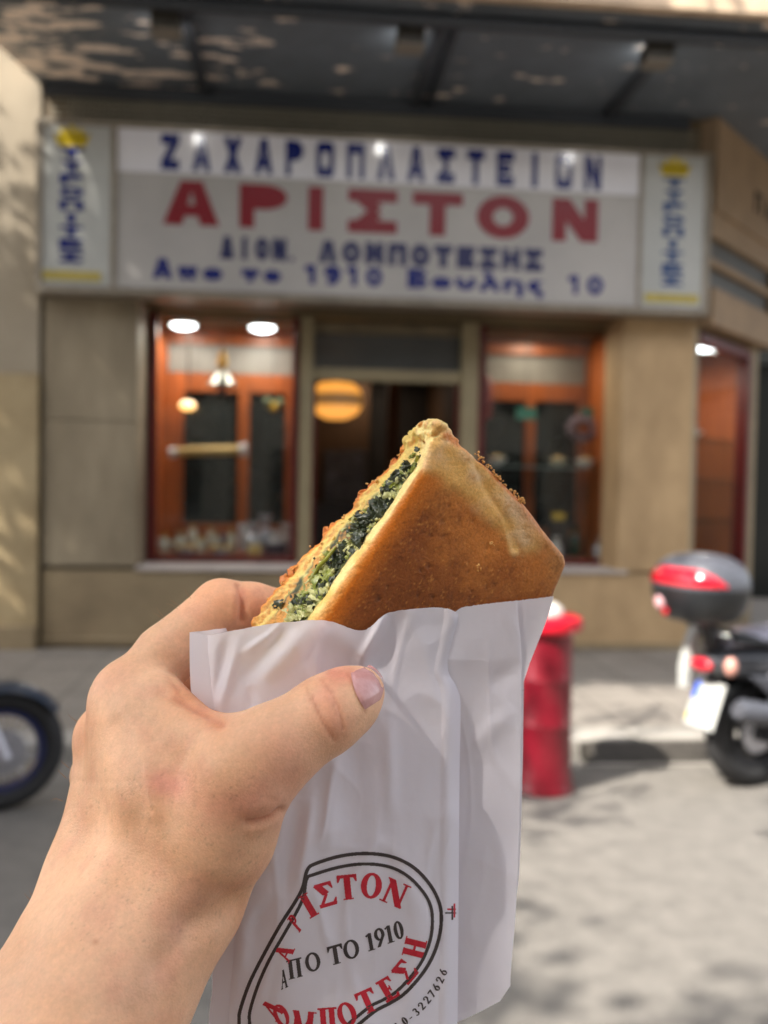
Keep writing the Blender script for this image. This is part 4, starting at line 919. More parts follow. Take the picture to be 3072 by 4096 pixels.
V = V+N*disp[:, None]
# skin: pale, pinker over knuckles, web and thumb, a few freckles
skin = np.tile(L((235, 186, 150)), (len(V), 1))
nA = vnoise(V, 81, 4, 70); nB = vnoise(V, 83, 3, 420)
skin = mixc(skin, L((227, 172, 131)), sm(nA, -.3, .5)*.6)
def skin_tint(pts, w_, c, amt):
    global skin
    skin = mixc(skin, L(c), amt*np.exp(-(ppoly(px, py, pts)/w_)**2))
skin_tint([(1300, 2800), (1340, 2900)], 70, (222, 150, 122), .6); skin_tint([(1390, 2700), (1330, 2690)], 40, (214, 128, 108), .7)
skin_tint([(1150, 3030), (1120, 3180)], 130, (222, 156, 134), .5); skin_tint([(720, 2780), (860, 2880)], 60, (226, 148, 108), .6)
skin_tint([(640, 3130), (700, 3150)], 60, (224, 142, 126), .55); skin_tint([(870, 3240), (1000, 3220)], 90, (220, 152, 132), .5)
skin_tint([(400, 2720), (480, 2700)], 60, (230, 168, 136), .5); skin_tint([(330, 2880), (310, 3000)], 50, (226, 160, 118), .6); skin_tint([(720, 2440), (820, 2520)], 80, (232, 176, 140), .5)
skin_tint([(840, 2380), (1130, 2400)], 90, (226, 152, 110), .55); skin_tint([(780, 3640), (560, 3960)], 120, (198, 152, 128), .45)  # last tint is a darker strip along the lower forearm
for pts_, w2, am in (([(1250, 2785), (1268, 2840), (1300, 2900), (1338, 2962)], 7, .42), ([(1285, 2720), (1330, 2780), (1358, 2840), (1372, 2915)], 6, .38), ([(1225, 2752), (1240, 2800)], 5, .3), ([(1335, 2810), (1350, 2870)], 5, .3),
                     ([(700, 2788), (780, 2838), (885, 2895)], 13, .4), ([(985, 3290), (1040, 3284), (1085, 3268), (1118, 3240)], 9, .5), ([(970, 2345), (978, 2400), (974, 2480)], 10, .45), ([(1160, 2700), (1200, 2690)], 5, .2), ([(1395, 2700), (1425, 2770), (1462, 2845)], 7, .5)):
    skin = mixc(skin, L((186, 108, 82)), am*np.exp(-(ppoly(px, py, crom(pts_))/w2)**2))  # redder skin folds, darkened further so the creases read deeper
rg = np.random.default_rng(3)
for _ in range(420):
    cx, cy = rg.uniform(280, 1050), rg.uniform(3080, 3800); r_ = rg.uniform(2.4, 4.2)
    m_ = (np.abs(px-cx) < 20) & (np.abs(py-cy) < 20)
    skin[m_] = skin[m_]*(1-.24*np.exp(-((px[m_]-cx)**2+(py[m_]-cy)**2)/r_**2))[:, None]
for cx, cy, r_ in ((382, 3768, 13), (362, 3226, 7), (578, 3203, 5), (640, 3600, 6)):
    skin = mixc(skin, L((196, 124, 92)), .6*np.exp(-((px-cx)**2+(py-cy)**2)/r_**2))
skin = mixc(skin, L((208, 132, 110)), .22*sm(vnoise(V, 87, 4, 130), .0, .5)); skin *= (1+.08*nB)[:, None]
person = empty('person', tuple(hp(620, 3440, .31)), "bare left hand and forearm of a person gripping the pie in its paper bag", 'person')
M_skin = vcol_mat('skin', rough=.47, sss=.18, radius=(1, .38, .2), scale=.004, bump=.5, bscale=1500, spec=.38, dist=.0004, grain=.07, gscale=800)
npmesh('body', V, Q, M_skin, person, cols={'bake': np.clip(skin, 0, 1)})
# upper forearm and upper arm, running back beside the viewer (one sleeve end)
e0 = hp(100, 4300, .272); el = np.array([-.235, .10, 1.20]); sh_ = np.array([-.26, -.20, 1.34])
ua = MB().tube([e0+(el-e0)*t_ for t_ in (0.15, .45, .75, .95)]+[el+(sh_-el)*t_ for t_ in (.08, .4, .8)], [.036, .041, .043, .042, .043, .046, .05], 28)
ua.build('upper_arm', mat('skin_plain', srgb(222, 172, 138), .5), person, smooth=True)
MB().tube([el+(sh_-el)*t_ for t_ in (.5, .75, 1.0, 1.12)], [.062, .066, .072, .06], 28).build('sleeve', mat('sleeve', srgb(70, 74, 84), .9, var=.2, vscale=30), person, smooth=True)
# thumbnail: laid on the surface
def nail_uv(u, v):
    """u 0..1 from cuticle to tip, v 0..1 from upper to lower corner"""
    c_up, c_lo = np.array([1403, 2690.]), np.array([1461, 2838.]); t_up, t_lo = np.array([1478, 2660.]), np.array([1520, 2800.])
    cu = c_up+(c_lo-c_up)*v[..., None]+np.array([-10, 4.])*(np.sin(v*np.pi))[..., None]*1.0
    tp = t_up+(t_lo-t_up)*v[..., None]+np.array([34, -14.])*(np.sin(v*np.pi)**.8)[..., None]
    return cu+(tp-cu)*u[..., None]
nu, nv = np.meshgrid(np.linspace(0, 1, 26), np.linspace(0, 1, 30), indexing='ij')
np_ = nail_uv(nu, nv)
zt_ = march(hand_sdf, np_[..., 0], np_[..., 1], .26, .3)
zt_ = np.minimum(zt_, .3005)
# smooth dome, edges tucked in at the sides and cuticle, free edge standing clear
zs = zt_.copy()
for _ in range(6):
    zs[1:-1, 1:-1] = (zs[1:-1, 1:-1]*2+zs[2:, 1:-1]+zs[:-2, 1:-1]+zs[1:-1, 2:]+zs[1:-1, :-2])/6
lift = .00075*np.clip(np.minimum(np.minimum(nv, 1-nv)*5, 1), 0, 1)*np.clip(nu*4+.45, 0, 1)
A = PA(np_[..., 0], np_[..., 1], zs-lift)
M_nail = mat('nail', srgb(206, 154, 150), .22, vscale=500, col2=srgb(196, 140, 138), coat=.35, spec=.5)
nl = MB(); nl.grid(A); nl.grid(PA(np_[..., 0], np_[..., 1], zs+.0004)); nl.build('thumbnail', M_nail, person, smooth=True, angle=120)
# fine hairs standing off the outline
hm = MB()
for (x, y, dx, dy) in ((745, 2378, -6, -22), (700, 2412, -20, -14), (692, 2420, -26, -6), (636, 2462, -24, -10), (640, 2455, -12, -22), (300, 2880, -26, -20), (262, 3060, -18, -16), (250, 3100, -16, -18), (235, 3190, -30, 8), (120, 3600, -20, -22), (128, 3590, -10, -26)):
    z = .318 if y < 2600 else (.33 if y < 3000 else .31)
    for j in range(2):
        a = hp(x+14+j*5, y+12+j*4, z); b = hp(x+dx*.5+j*4, y+dy*.4, z); c = hp(x+dx*1.1, y+dy*1.3+j*6, z)
        hm.tube([a, b, c], [.00006, .00005, .00002], 5)
hm.build('arm_hair', mat('hair', srgb(150, 116, 84), .5), person)['kind'] = 'stuff'
# ================================================================== THE PAPER BAG
def zfront(px, py):
    a = px-1150.0; s = np.sqrt(a*a+120.0**2)
    return .2885+np.where(a > 0, 3.0e-5, 2.2e-5)*s-np.where(a > 0, 0, (3.0e-5-2.2e-5)*-120*0)
def zfrontc(px, py):
    a = px-1150.0; s = np.sqrt(a*a+120.0**2); r_ = (s+a)/2; l_ = (s-a)/2
    return .2900+3.0e-5*r_+2.0e-5*l_
def ridge(px, py, a, b, w_, h, fade=True):
    d, t = pseg(px, py, a, b); f = np.sin(np.pi*np.clip(t, .02, .98))**.6 if fade else 1
    return h*f*np.exp(-(d/w_)**2)
def step(px, py, a, b, w_, h):
    """facet: plane break along a line, rising to one side"""
    dx, dy = b[0]-a[0], b[1]-a[1]; Ln = math.hypot(dx, dy); sd_ = ((px-a[0])*dy-(py-a[1])*dx)/Ln
    d, t = pseg(px, py, a, b); f = np.sin(np.pi*np.clip(t, .0, 1))**.5
    return h*f*np.tanh(sd_/w_)*np.exp(-(d/(w_*5))**2)
def wrinkle(px, py):
    pts = np.stack([px.ravel()/900, py.ravel()/1400, np.zeros(px.size)], -1)
    w_ = .0007*vnoise(pts, 5, 2, 2.2).reshape(px.shape)+.00012*vnoise(pts, 8, 3, 14).reshape(px.shape)
    w_ = w_+.0026*np.abs(vnoise(pts*np.array([1, .55, 1]), 25, 1, 2.6)).reshape(px.shape)+.0012*np.abs(vnoise(pts, 27, 1, 6.1)).reshape(px.shape)
    # sharp paper facets
    q = np.abs(vnoise(pts*np.array([1, .45, 1]), 15, 2, 5.5)).reshape(px.shape); w_ = w_-.0012*np.exp(-(q/.10)**2)*.5
    # folds radiating from the thumb
    w_ -= ridge(px, py, (1445, 2640), (1545, 2455), 20, .0022); w_ += ridge(px, py, (1480, 2700), (1640, 2440), 60, .0012)
    w_ -= ridge(px, py, (1290, 2470), (1050, 2720), 40, .0016); w_ += ridge(px, py, (1180, 2470), (960, 2740), 34, .0016)
    w_ -= ridge(px, py, (960, 2540), (880, 2840), 22, .0016); w_ += ridge(px, py, (905, 2560), (860, 2800), 18, .0014)
    w_ -= ridge(px, py, (1080, 2540), (960, 2620), 18, .0010); w_ -= ridge(px, py, (1130, 2490), (1060, 2560), 14, .0009)
    w_ += ridge(px, py, (1000, 2740), (1010, 2840), 20, .0012)
    w_ -= ridge(px, py, (1560, 2860), (1565, 3300), 30, .0010); w_ += ridge(px, py, (1440, 2960), (1400, 3400), 60, .0016); w_ -= ridge(px, py, (1330, 3000), (1310, 3420), 34, .0013)
    w_ -= ridge(px, py, (1690, 2500), (1760, 2900), 40, .0007); w_ += ridge(px, py, (1200, 3190), (1130, 3600), 42, .0030); w_ -= ridge(px, py, (1250, 3180), (1190, 3520), 26, .0016)
    w_ -= ridge(px, py, (1000, 3620), (960, 3900), 34, .0016); w_ += ridge(px, py, (1090, 3600), (980, 3760), 26, .0012)
    w_ += ridge(px, py, (1380, 3480), (1360, 4000), 40, .0008); w_ -= ridge(px, py, (1640, 3200), (1650, 3700), 50, .0010)
    # dent under the thumb
    w_ += .0012*np.exp(-((px-1440)**2+(py-2720)**2)/130.0**2)
    return w_
top_f = crom([(825, 2545), (900, 2528), (1000, 2510), (1080, 2495), (1180, 2486), (1265, 2480), (1335, 2488), (1400, 2512), (1452, 2522), (1488, 2506), (1525, 2468), (1565, 2448), (1650, 2436), (1750, 2430), (1800, 2438), (1852, 2465)], 10)
YB = 4640.0
left_f = crom([(825, 2545), (838, 2660), (850, 2780), (880, 3000), (930, 3350), (938, 3740), (920, 4000), (905, 4300), (895, YB)], 10)
right_f = crom([(1852, 2465), (1836, 2555), (1812, 2680), (1832, 2745), (1842, 2830), (1838, 3100), (1836, 3400), (1834, 3700), (1830, 4096), (1826, YB)], 10)
def edge_x(c, y): return np.interp(y, c[:, 1], c[:, 0])
JAG = lambda s, k: 3.0*(vnoise(np.stack([np.asarray(s)*60.0+k, np.zeros(np.size(s)), np.zeros(np.size(s))], -1), 91+k, 3, 1.0))
NX, NY = 230, 330
s_ = np.linspace(0, 1, NX); t_ = np.linspace(0, 1, NY)**1.35
topx = np.interp(s_, np.linspace(0, 1, len(top_f)), top_f[:, 0]); ty = np.interp(topx, top_f[:, 0], top_f[:, 1])+JAG(s_, 1)
def front_xy(s, t):
    """panel coordinates -> image coordinates"""
    ty_ = np.interp(s, s_, ty); y = ty_+(YB-ty_)*t
    xl = edge_x(left_f, y); xr = edge_x(right_f, y)
    k = np.clip(t/.06, 0, 1); st_ = (np.interp(s, s_, topx)-825)/(1852-825)
    return xl+(xr-xl)*st_, y
Sg, Tg = np.meshgrid(s_, t_)
X, Y = front_xy(Sg, Tg)
def front_depth(X, Y):
    xr = edge_x(right_f, Y); z = zfrontc(X, Y)+wrinkle(X, Y)
    e = np.clip((X-(xr-75))/75, 0, 1); z = z-.0016*np.sin(e*np.pi)*.8+.0030*e*e                 # rolled fold at the right
    e2 = np.clip((edge_x(left_f, Y)+34-X)/34, 0, 1); z = z+.0016*e2**2
    # pinch where the thumb presses and the hand heel pushes in lower down
    low = np.clip((Y-3000)/1500, 0, 1); z = z+.012*low*np.clip((1500-X)/700, 0, 1)
    return z
# keep the paper off the thumb: push back wherever the hand is in front
Zf = front_depth(X, Y)
m_ = (Y < 4300) & (X < 1620)
pt_ = PA(X, Y, Zf); dd = np.full(X.shape, 1.0); dd[m_] = hand_sdf(pt_[m_])
for _ in range(6):
    push = np.clip(.0006-dd, 0, .01); Zf = Zf+np.where(m_, push, 0); dd[m_] = hand_sdf(PA(X, Y, Zf)[m_])
for _ in range(3): Zf[1:-1, 1:-1] = (Zf[1:-1, 1:-1]*4+Zf[2:, 1:-1]+Zf[:-2, 1:-1]+Zf[1:-1, 2:]+Zf[1:-1, :-2])/8
bag = MB(); bag.grid(PA(X, Y, Zf))
# right gusset strip
yt = np.linspace(0, 1, 200)**1.2
gr_r = crom([(2068, 2400), (2076, 2500), (2083, 2570), (2086, 2700), (2081, 3100), (2066, 3600), (2041, 3935), (2035, 4300), (2030, YB)], 10)
gs = np.linspace(0, 1, 60); Sg2, Tg2 = np.meshgrid(gs, yt)
gtop = np.interp(gs, [0, .12, .5, 1], [2436, 2430, 2416, 2402])+JAG(gs, 2)
gbot = np.interp(gs, [0, .2, .4, .62, .85, 1], [4104, 4086, 4064, 4036, 4004, 3945])
Y2 = gtop[None, :]+(gbot[None, :]-gtop[None, :])*Tg2
# the strip's lower end is turned in, leaving a notched corner
xl2 = edge_x(right_f, Y2)-46; xr2 = edge_x(gr_r, Y2); X2 = xl2+(xr2-xl2)*Sg2
def gus_depth(X2, Y2, S):
    w_ = wrinkle(X2+700, Y2)*.55
    w_ += ridge(X2, Y2, (1960, 2760), (2080, 2640), 40, .0010)-ridge(X2, Y2, (1900, 3000), (2060, 2820), 36, .0008)-ridge(X2, Y2, (2000, 2430), (2085, 2560), 30, .0008)
    return zfrontc(X2, Y2)+.0030+.0085*(1-S)*np.clip((Y2-2640)/420, 0, 1)-.0014*S+w_*np.clip(S*3, .3, 1)*np.clip((Y2-2500)/200, .25, 1)
Z2 = gus_depth(X2, Y2, Sg2); bag.grid(PA(X2, Y2, Z2))
# loose triangular flap of the back sheet folded out in front of the pie's corner
ft = np.linspace(0, 1, 60); fs_ = np.linspace(0, 1, 30); Sf, Tf = np.meshgrid(fs_, ft)
ya_ = np.interp(fs_, [0, 1], [2404, 2385])+JAG(fs_, 6); Yf = ya_[None, :]+(2730-ya_[None, :])*Tf
xa_ = edge_x(gr_r, Yf)-14; xb_ = np.interp(Yf, [2385, 2480, 2570, 2650, 2730], [2215, 2188, 2152, 2120, 2094]); Xf = xa_+(np.maximum(xb_, xa_+2)-xa_)*Sf
bag.grid(PA(Xf, Yf, zfrontc(Xf, Yf)+.0026+.0006*np.sin(Sf*3)-.0012*Sf*(1-Tf)))
# left gusset strip
gl_ = crom([(760, 2528), (762, 2700), (775, 2900), (800, 3300), (850, 3880), (836, 4096), (815, YB)], 10)
ltop = lambda S: 2528+14*S
Sg3, Tg3 = np.meshgrid(np.linspace(0, 1, 20), np.linspace(0, 1, 160))
Y3 = ltop(Sg3)+JAG(np.linspace(0, 1, 20), 3)[None, :]*.6+(YB-ltop(Sg3))*Tg3
xl3 = edge_x(gl_, Y3); xr3 = edge_x(left_f, Y3)+8; X3 = xl3+(xr3-xl3)*Sg3
low3 = np.clip((Y3-3000)/1500, 0, 1)
Z3 = zfrontc(X3, Y3)+.0030-.0008*Sg3+.012*low3+wrinkle(X3-300, Y3)*.4
bag.grid(PA(X3, Y3, Z3))
# back sheet, bulging round the pie, with the loose triangular flap on the right
bx = np.linspace(0, 1, 140); Sg4, Tg4 = np.meshgrid(bx, np.linspace(0, 1, 200)**1.2)
btopx = 762+(2096-762)*bx
btop = np.interp(btopx, [762, 900, 1000, 1100, 1500, 1850, 2000, 2215], [2530, 2512, 2502, 2510, 2560, 2600, 2640, 2700])+JAG(bx, 4)*.8
bbot = np.interp(bx, [0, .72, .8, 1], [YB, YB, 4110, 3940])
Y4 = btop[None, :]+(bbot[None, :]-btop[None, :])*Tg4
br = crom([(2096, 2385), (2096, 2570), (2096, 2722), (2093, 2900), (2090, 3100), (2076, 3500), (2046, 3700), (2042, 3940), (2036, 4300), (2030, YB)], 10)
xr4 = edge_x(br, Y4); xl4 = edge_x(gl_, Y4)-2; X4 = xl4+(xr4-xl4)*Sg4
bulge = np.clip(np.minimum((Sg4-.02)/.16, (1-Sg4)/.14), 0, 1); bulge = bulge*bulge*(3-2*bulge)
dn = np.clip(1-(Y4-2500)/900, 0, 1)
Z4 = zfrontc(X4, Y4)+.0040+bulge*(.006+.030*dn)+.012*np.clip((Y4-3000)/1500, 0, 1)*np.clip((1500-X4)/700, 0, 1)+wrinkle(X4+333, Y4)*.3
fl = np.clip((X4-edge_x(gr_r, Y4)+60)/120, 0, 1)*(Y4 < 2760); Z4 = Z4-.0022*fl*np.clip(1-bulge, 0, 1)
bag.grid(PA(X4, Y4, Z4))
# closed bottom seam
xb = np.linspace(815, 2030, 60); bag.grid(np.stack([PA(xb, np.full(60, YB), zfrontc(xb, YB)+.010*np.clip((1500-xb)/700, 0, 1)), PA(xb, np.full(60, YB+6), zfrontc(xb, YB)+.012+.010*np.clip((1500-xb)/700, 0, 1))]))
M_paper = bpy.data.materials.new('paper'); M_paper.use_nodes = True; t = M_paper.node_tree; b = t.nodes['Principled BSDF']; out = t.nodes['Material Output']
b.inputs['Base Color'].default_value = (*srgb(238, 236, 247), 1); b.inputs['Roughness'].default_value = .42; b.inputs['Specular IOR Level'].default_value = .35
tl = t.nodes.new('ShaderNodeBsdfTranslucent'); tl.inputs[0].default_value = (*srgb(246, 240, 240), 1)
mx = t.nodes.new('ShaderNodeMixShader'); mx.inputs[0].default_value = .30
tc = t.nodes.new('ShaderNodeTexCoord'); n = t.nodes.new('ShaderNodeTexNoise'); n.inputs['Scale'].default_value = 420; n.inputs['Detail'].default_value = 5
bp = t.nodes.new('ShaderNodeBump'); bp.inputs['Strength'].default_value = .12; bp.inputs['Distance'].default_value = .0006
t.links.new(tc.outputs['Object'], n.inputs['Vector']); t.links.new(n.outputs['Fac'], bp.inputs['Height']); t.links.new(bp.outputs[0], b.inputs['Normal'])
t.links.new(b.outputs[0], mx.inputs[1]); t.links.new(tl.outputs[0], mx.inputs[2]); t.links.new(mx.outputs[0], out.inputs[0])
bagr = empty('paper_bag', tuple(P(1450, 3300, .31)), 'crumpled white printed paper bag holding the half eaten pie', 'paper bag')
bag.build('bag_sheet', M_paper, bagr, smooth=True, angle=75)

# ---------------------------------------------------------------- print on the front panel
def surf(px, py):
    """point just in front of the paper at an image position of the flat print"""
    from_s = np.clip((px-edge_x(left_f, py))/(edge_x(right_f, py)-edge_x(left_f, py)), 0, 1)
    # invert the panel mapping numerically on the stored grid
    st_ = (topx-825)/(1852-825); si = np.interp(from_s, st_, np.arange(NX)); s0 = np.interp(from_s, st_, s_)
    ty_ = np.interp(s0, s_, ty); tt = np.clip((py-ty_)/(YB-ty_), 0, 1); ti = np.interp(tt, t_, np.arange(NY))
    i0 = np.clip(si.astype(int), 0, NX-2); j0 = np.clip(ti.astype(int), 0, NY-2); a = si-i0; c = ti-j0
    z = (Zf[j0, i0]*(1-a)+Zf[j0, i0+1]*a)*(1-c)+(Zf[j0+1, i0]*(1-a)+Zf[j0+1, i0+1]*a)*c
    return PA(px, py, z-.00016)
def Zp(x, y): return (800+x/1.508, 3300+y/1.508)          # measuring frame of the print
def print_mesh(name, fn, bbox, step, m, mult=1):
    x0, x1, y0, y1 = bbox; gx = np.arange(x0, x1, step); gy = np.arange(y0, y1, step)
    Xg, Yg = np.meshgrid(gx+step/2, gy+step/2); mk = fn(Xg, Yg)
    vs, fs = [], []
    for j, i0, i1 in runs(mk):
        for a in range(i0, i1, 10):
            b_ = min(a+10, i1); k = len(vs)
            vs += [(gx[0]+a*step, gy[0]+j*step), (gx[0]+b_*step, gy[0]+j*step), (gx[0]+b_*step, gy[0]+(j+1)*step), (gx[0]+a*step, gy[0]+(j+1)*step)]; fs.append((k, k+1, k+2, k+3))
    if not vs: return
    vs = np.array(vs); return npmesh(name, surf(vs[:, 0], vs[:, 1]), fs, m, bagr, smooth=False)
def letter(ch, cx, cy, h, ang, wsc=1.0, skew=0.0, T=.255, t=.105):
    """mask function: letter centred at print position, height h, rotated ang degrees clockwise"""
    cx, cy = Zp(cx, cy); h *= 1.06/1.508; a = R_(ang); ca_, sa_ = math.cos(a), math.sin(a); w_ = SERIF_W[ch]
    def f(X, Y):
        m = np.zeros(X.shape, bool); k = (np.abs(X-cx) < h*1.1) & (np.abs(Y-cy) < h*1.1)
        dx = X[k]-cx; dy = Y[k]-cy; u = (dx*ca_+dy*sa_)/h; v = -(-dx*sa_+dy*ca_)/h
        u = (u-skew*v)/wsc+w_/2; v = v+.5; m[k] = glyph_serif(ch, u, v, T, t); return m
    return f
RED = [letter('Α', 508, 772, 96, -66, 1.1), letter('Ρ', 574, 592, 100, -58, .62, .3), letter('Ι', 655, 486, 140, -30, 1.1), letter('Σ', 757, 420, 138, -16, 1.05), letter('Τ', 890, 375, 142, -6, 1.02), letter('Ο', 1034, 366, 142, 6, 1.0), letter('Ν', 1178, 412, 142, 24, 1.0),
       letter('Λ', 436, 1112, 122, -52, .8), letter('Ο', 490, 1150, 130, -24, .75), letter('Μ', 625, 1196, 138, 6, .95), letter('Π', 770, 1172, 132, -4, .95), letter('Ο', 886, 1142, 134, -18, .95), letter('Τ', 1008, 1064, 132, -24, 1.05), letter('Ε', 1132, 990, 132, -30, 1.05), letter('Σ', 1236, 886, 130, -50, 1.05), letter('Η', 1294, 742, 124, -76, 1.1)]
BLK = [letter('Α', 506, 930, 100, -24, .5, .35, .215), letter('Π', 572, 866, 108, -14, .95, .12, .215), letter('Ο', 680, 826, 104, -16, 1.0, .1, .215), letter('Τ', 818, 782, 108, -16, 1.05, .12, .215), letter('Ο', 912, 750, 104, -17, 1.05, .1, .215), letter('1', 1028, 704, 100, -17, 1.1, .12, .215), letter('9', 1085, 678, 104, -18, 1.05, .1, .215), letter('1', 1143, 658, 100, -18, 1.1, .12, .215), letter('0', 1198, 634, 100, -18, 1.0, .1, .215)]
arc = crom([(1190, 1215), (1235, 1182), (1268, 1158), (1303, 1128), (1337, 1092), (1369, 1055), (1398, 1018), (1424, 980), (1447, 935), (1466, 888)], 6)
for i, c in enumerate('10-3227626'):
    k = int(i*(len(arc)-1)/9); p_ = arc[k]; q_ = arc[min(k+2, len(arc)-1)]-arc[max(k-2, 0)]
    BLK.append(letter(c, p_[0], p_[1], 46, math.degrees(math.atan2(q_[1], q_[0])), 1.15, 0, .24, .1))
ringo = crom([Zp(*p_) for p_ in [(236, 1180), (244, 1110), (300, 950), (380, 790), (480, 610), (570, 470), (618, 380), (648, 270), (700, 232), (850, 187), (1000, 172), (1150, 190), (1280, 250), (1380, 350), (1440, 460), (1456, 560), (1442, 680), (1400, 800), (1330, 912), (1230, 1020), (1140, 1078), (1060, 1120), (960, 1200), (850, 1290), (600, 1380), (350, 1350), (250, 1260)]], 8, True)
ringi = crom([Zp(*p_) for p_ in [(298, 1180), (304, 1110), (352, 960), (420, 810), (500, 670), (580, 530), (625, 430), (644, 325), (690, 298), (850, 252), (1000, 235), (1140, 252), (1250, 306), (1340, 396), (1388, 480), (1402, 570), (1392, 680), (1350, 800), (1284, 900), (1190, 1000), (1110, 1052), (1030, 1092), (930, 1170), (820, 1250), (600, 1330), (380, 1300), (310, 1230)]], 8, True)
def ringmask(c, w_):
    c = np.vstack([c, c[:1]])
    def f(X, Y):
        m = np.zeros(X.shape, bool)
        for a, b_ in zip(c[:-1], c[1:]):
            k = (X > min(a[0], b_[0])-w_) & (X < max(a[0], b_[0])+w_) & (Y > min(a[1], b_[1])-w_) & (Y < max(a[1], b_[1])+w_)
            if k.any(): d, _ = pseg(X[k], Y[k], a, b_); m[k] |= d < w_/2
        return m
    return f
any_ = lambda fs: (lambda X, Y: np.any([f(X, Y) for f in fs], axis=0))
M_pred = mat('print_red', srgb(206, 34, 56), .45, vscale=600, col2=srgb(188, 24, 46)); M_pblk = mat('print_black', srgb(62, 52, 52), .45, var=.2, vscale=500)
print_mesh('red_lettering', any_(RED), (1040, 1745, 3460, 4230), 1.5, M_pred)
print_mesh('black_lettering', any_(BLK), (1110, 1800, 3660, 4160), 1.3, M_pblk)
print_mesh('oval_border', any_([ringmask(ringo, 14), ringmask(ringi, 13)]), (930, 1790, 3390, 4260), 1.5, M_pblk)
def regr(X, Y):
    x, y = Zp(1535, 515); x2, y2 = Zp(1518, 508)
    return (np.abs(X-x) < 3.5) & (np.abs(Y-y) < 28) | (np.abs(Y-y2) < 3.5) & (np.abs(X-x2) < 18) | (np.abs(X-929) < 8) & (np.abs(Y-4052) < 3)
def regb(X, Y):
    x, y = Zp(1522, 530); return (np.abs(X-x) < 3) & (np.abs(Y-y) < 28) | (np.abs(Y-y) < 2.6) & (np.abs(X-x+6) < 22)
print_mesh('red_register_mark', lambda X, Y: regr(X, Y) & (X > 1000), (900, 1850, 3600, 4080), 1.4, M_pred)
print_mesh('black_register_mark', regb, (1740, 1850, 3600, 3700), 1.4, M_pblk)
# ================================================================== STREET OBJECTS
M_rub = mat('rubber', srgb(40, 40, 42), .75, var=.2, vscale=30)
M_blk = mat('black_plastic', srgb(32, 34, 37), .42, coat=.15, var=.1, vscale=12)
M_gpl = mat('grey_plastic', srgb(76, 78, 86), .35, coat=.2, var=.1, vscale=9)
M_mgr = mat('dark_grey_paint', srgb(62, 64, 70), .28, coat=.4)
M_sil = mat('silver_metal', srgb(176, 176, 184), .32, metal=.7, var=.15, vscale=20)
M_eng = mat('engine_dark', srgb(46, 46, 50), .5, metal=.5, var=.3, vscale=14)
M_wht = mat('white_plastic', srgb(176, 178, 176), .3, coat=.3)
M_amb2 = mat('indicator_lens', srgb(206, 150, 136), .2, coat=.5)
M_rlens = mat('red_lens', srgb(196, 18, 40), .15, coat=.6)
# litter bin
bn = empty('litter_bin', (1.29, 4.72, 0), 'red cylindrical metal litter bin with a pale domed cap standing beside the kerb', 'litter bin')
M_bin_shaded = mat('bin_red_shaded', srgb(112, 8, 28), .34, coat=.3, var=.04, vscale=6); M_bin_sunlit = mat('bin_rim_red_sunlit', srgb(206, 18, 44), .3, coat=.4, var=.08, vscale=8)  # body red darkened as in shade, rim red brightened as in sun
MB().lathe([(.138, .03), (.139, .10), (.136, .11), (.135, .34), (.137, .345), (.135, .35), (.134, .57), (.136, .575), (.134, .58), (.134, .80)], n=56).build('body', M_bin_shaded, bn, smooth=True, local=True)
MB().lathe([(.140, .0), (.158, .002), (.158, .014), (.150, .03), (.146, .07), (.1395, .10)], n=56).build('base', M_bin_shaded, bn, smooth=True, local=True)
MB().lathe([(.12, .80), (.138, .80), (.150, .815), (.178, .825), (.184, .85), (.178, .88), (.15, .893), (.09, .895)], n=56).build('rim', M_bin_sunlit, bn, smooth=True, local=True)
MB().lathe([(.088, .894), (.088, .91), (.075, .935), (.045, .955), (.0, .962)], n=40).build('cap', mat('pale_cap', srgb(206, 202, 196), .45, metal=.2), bn, smooth=True, local=True)

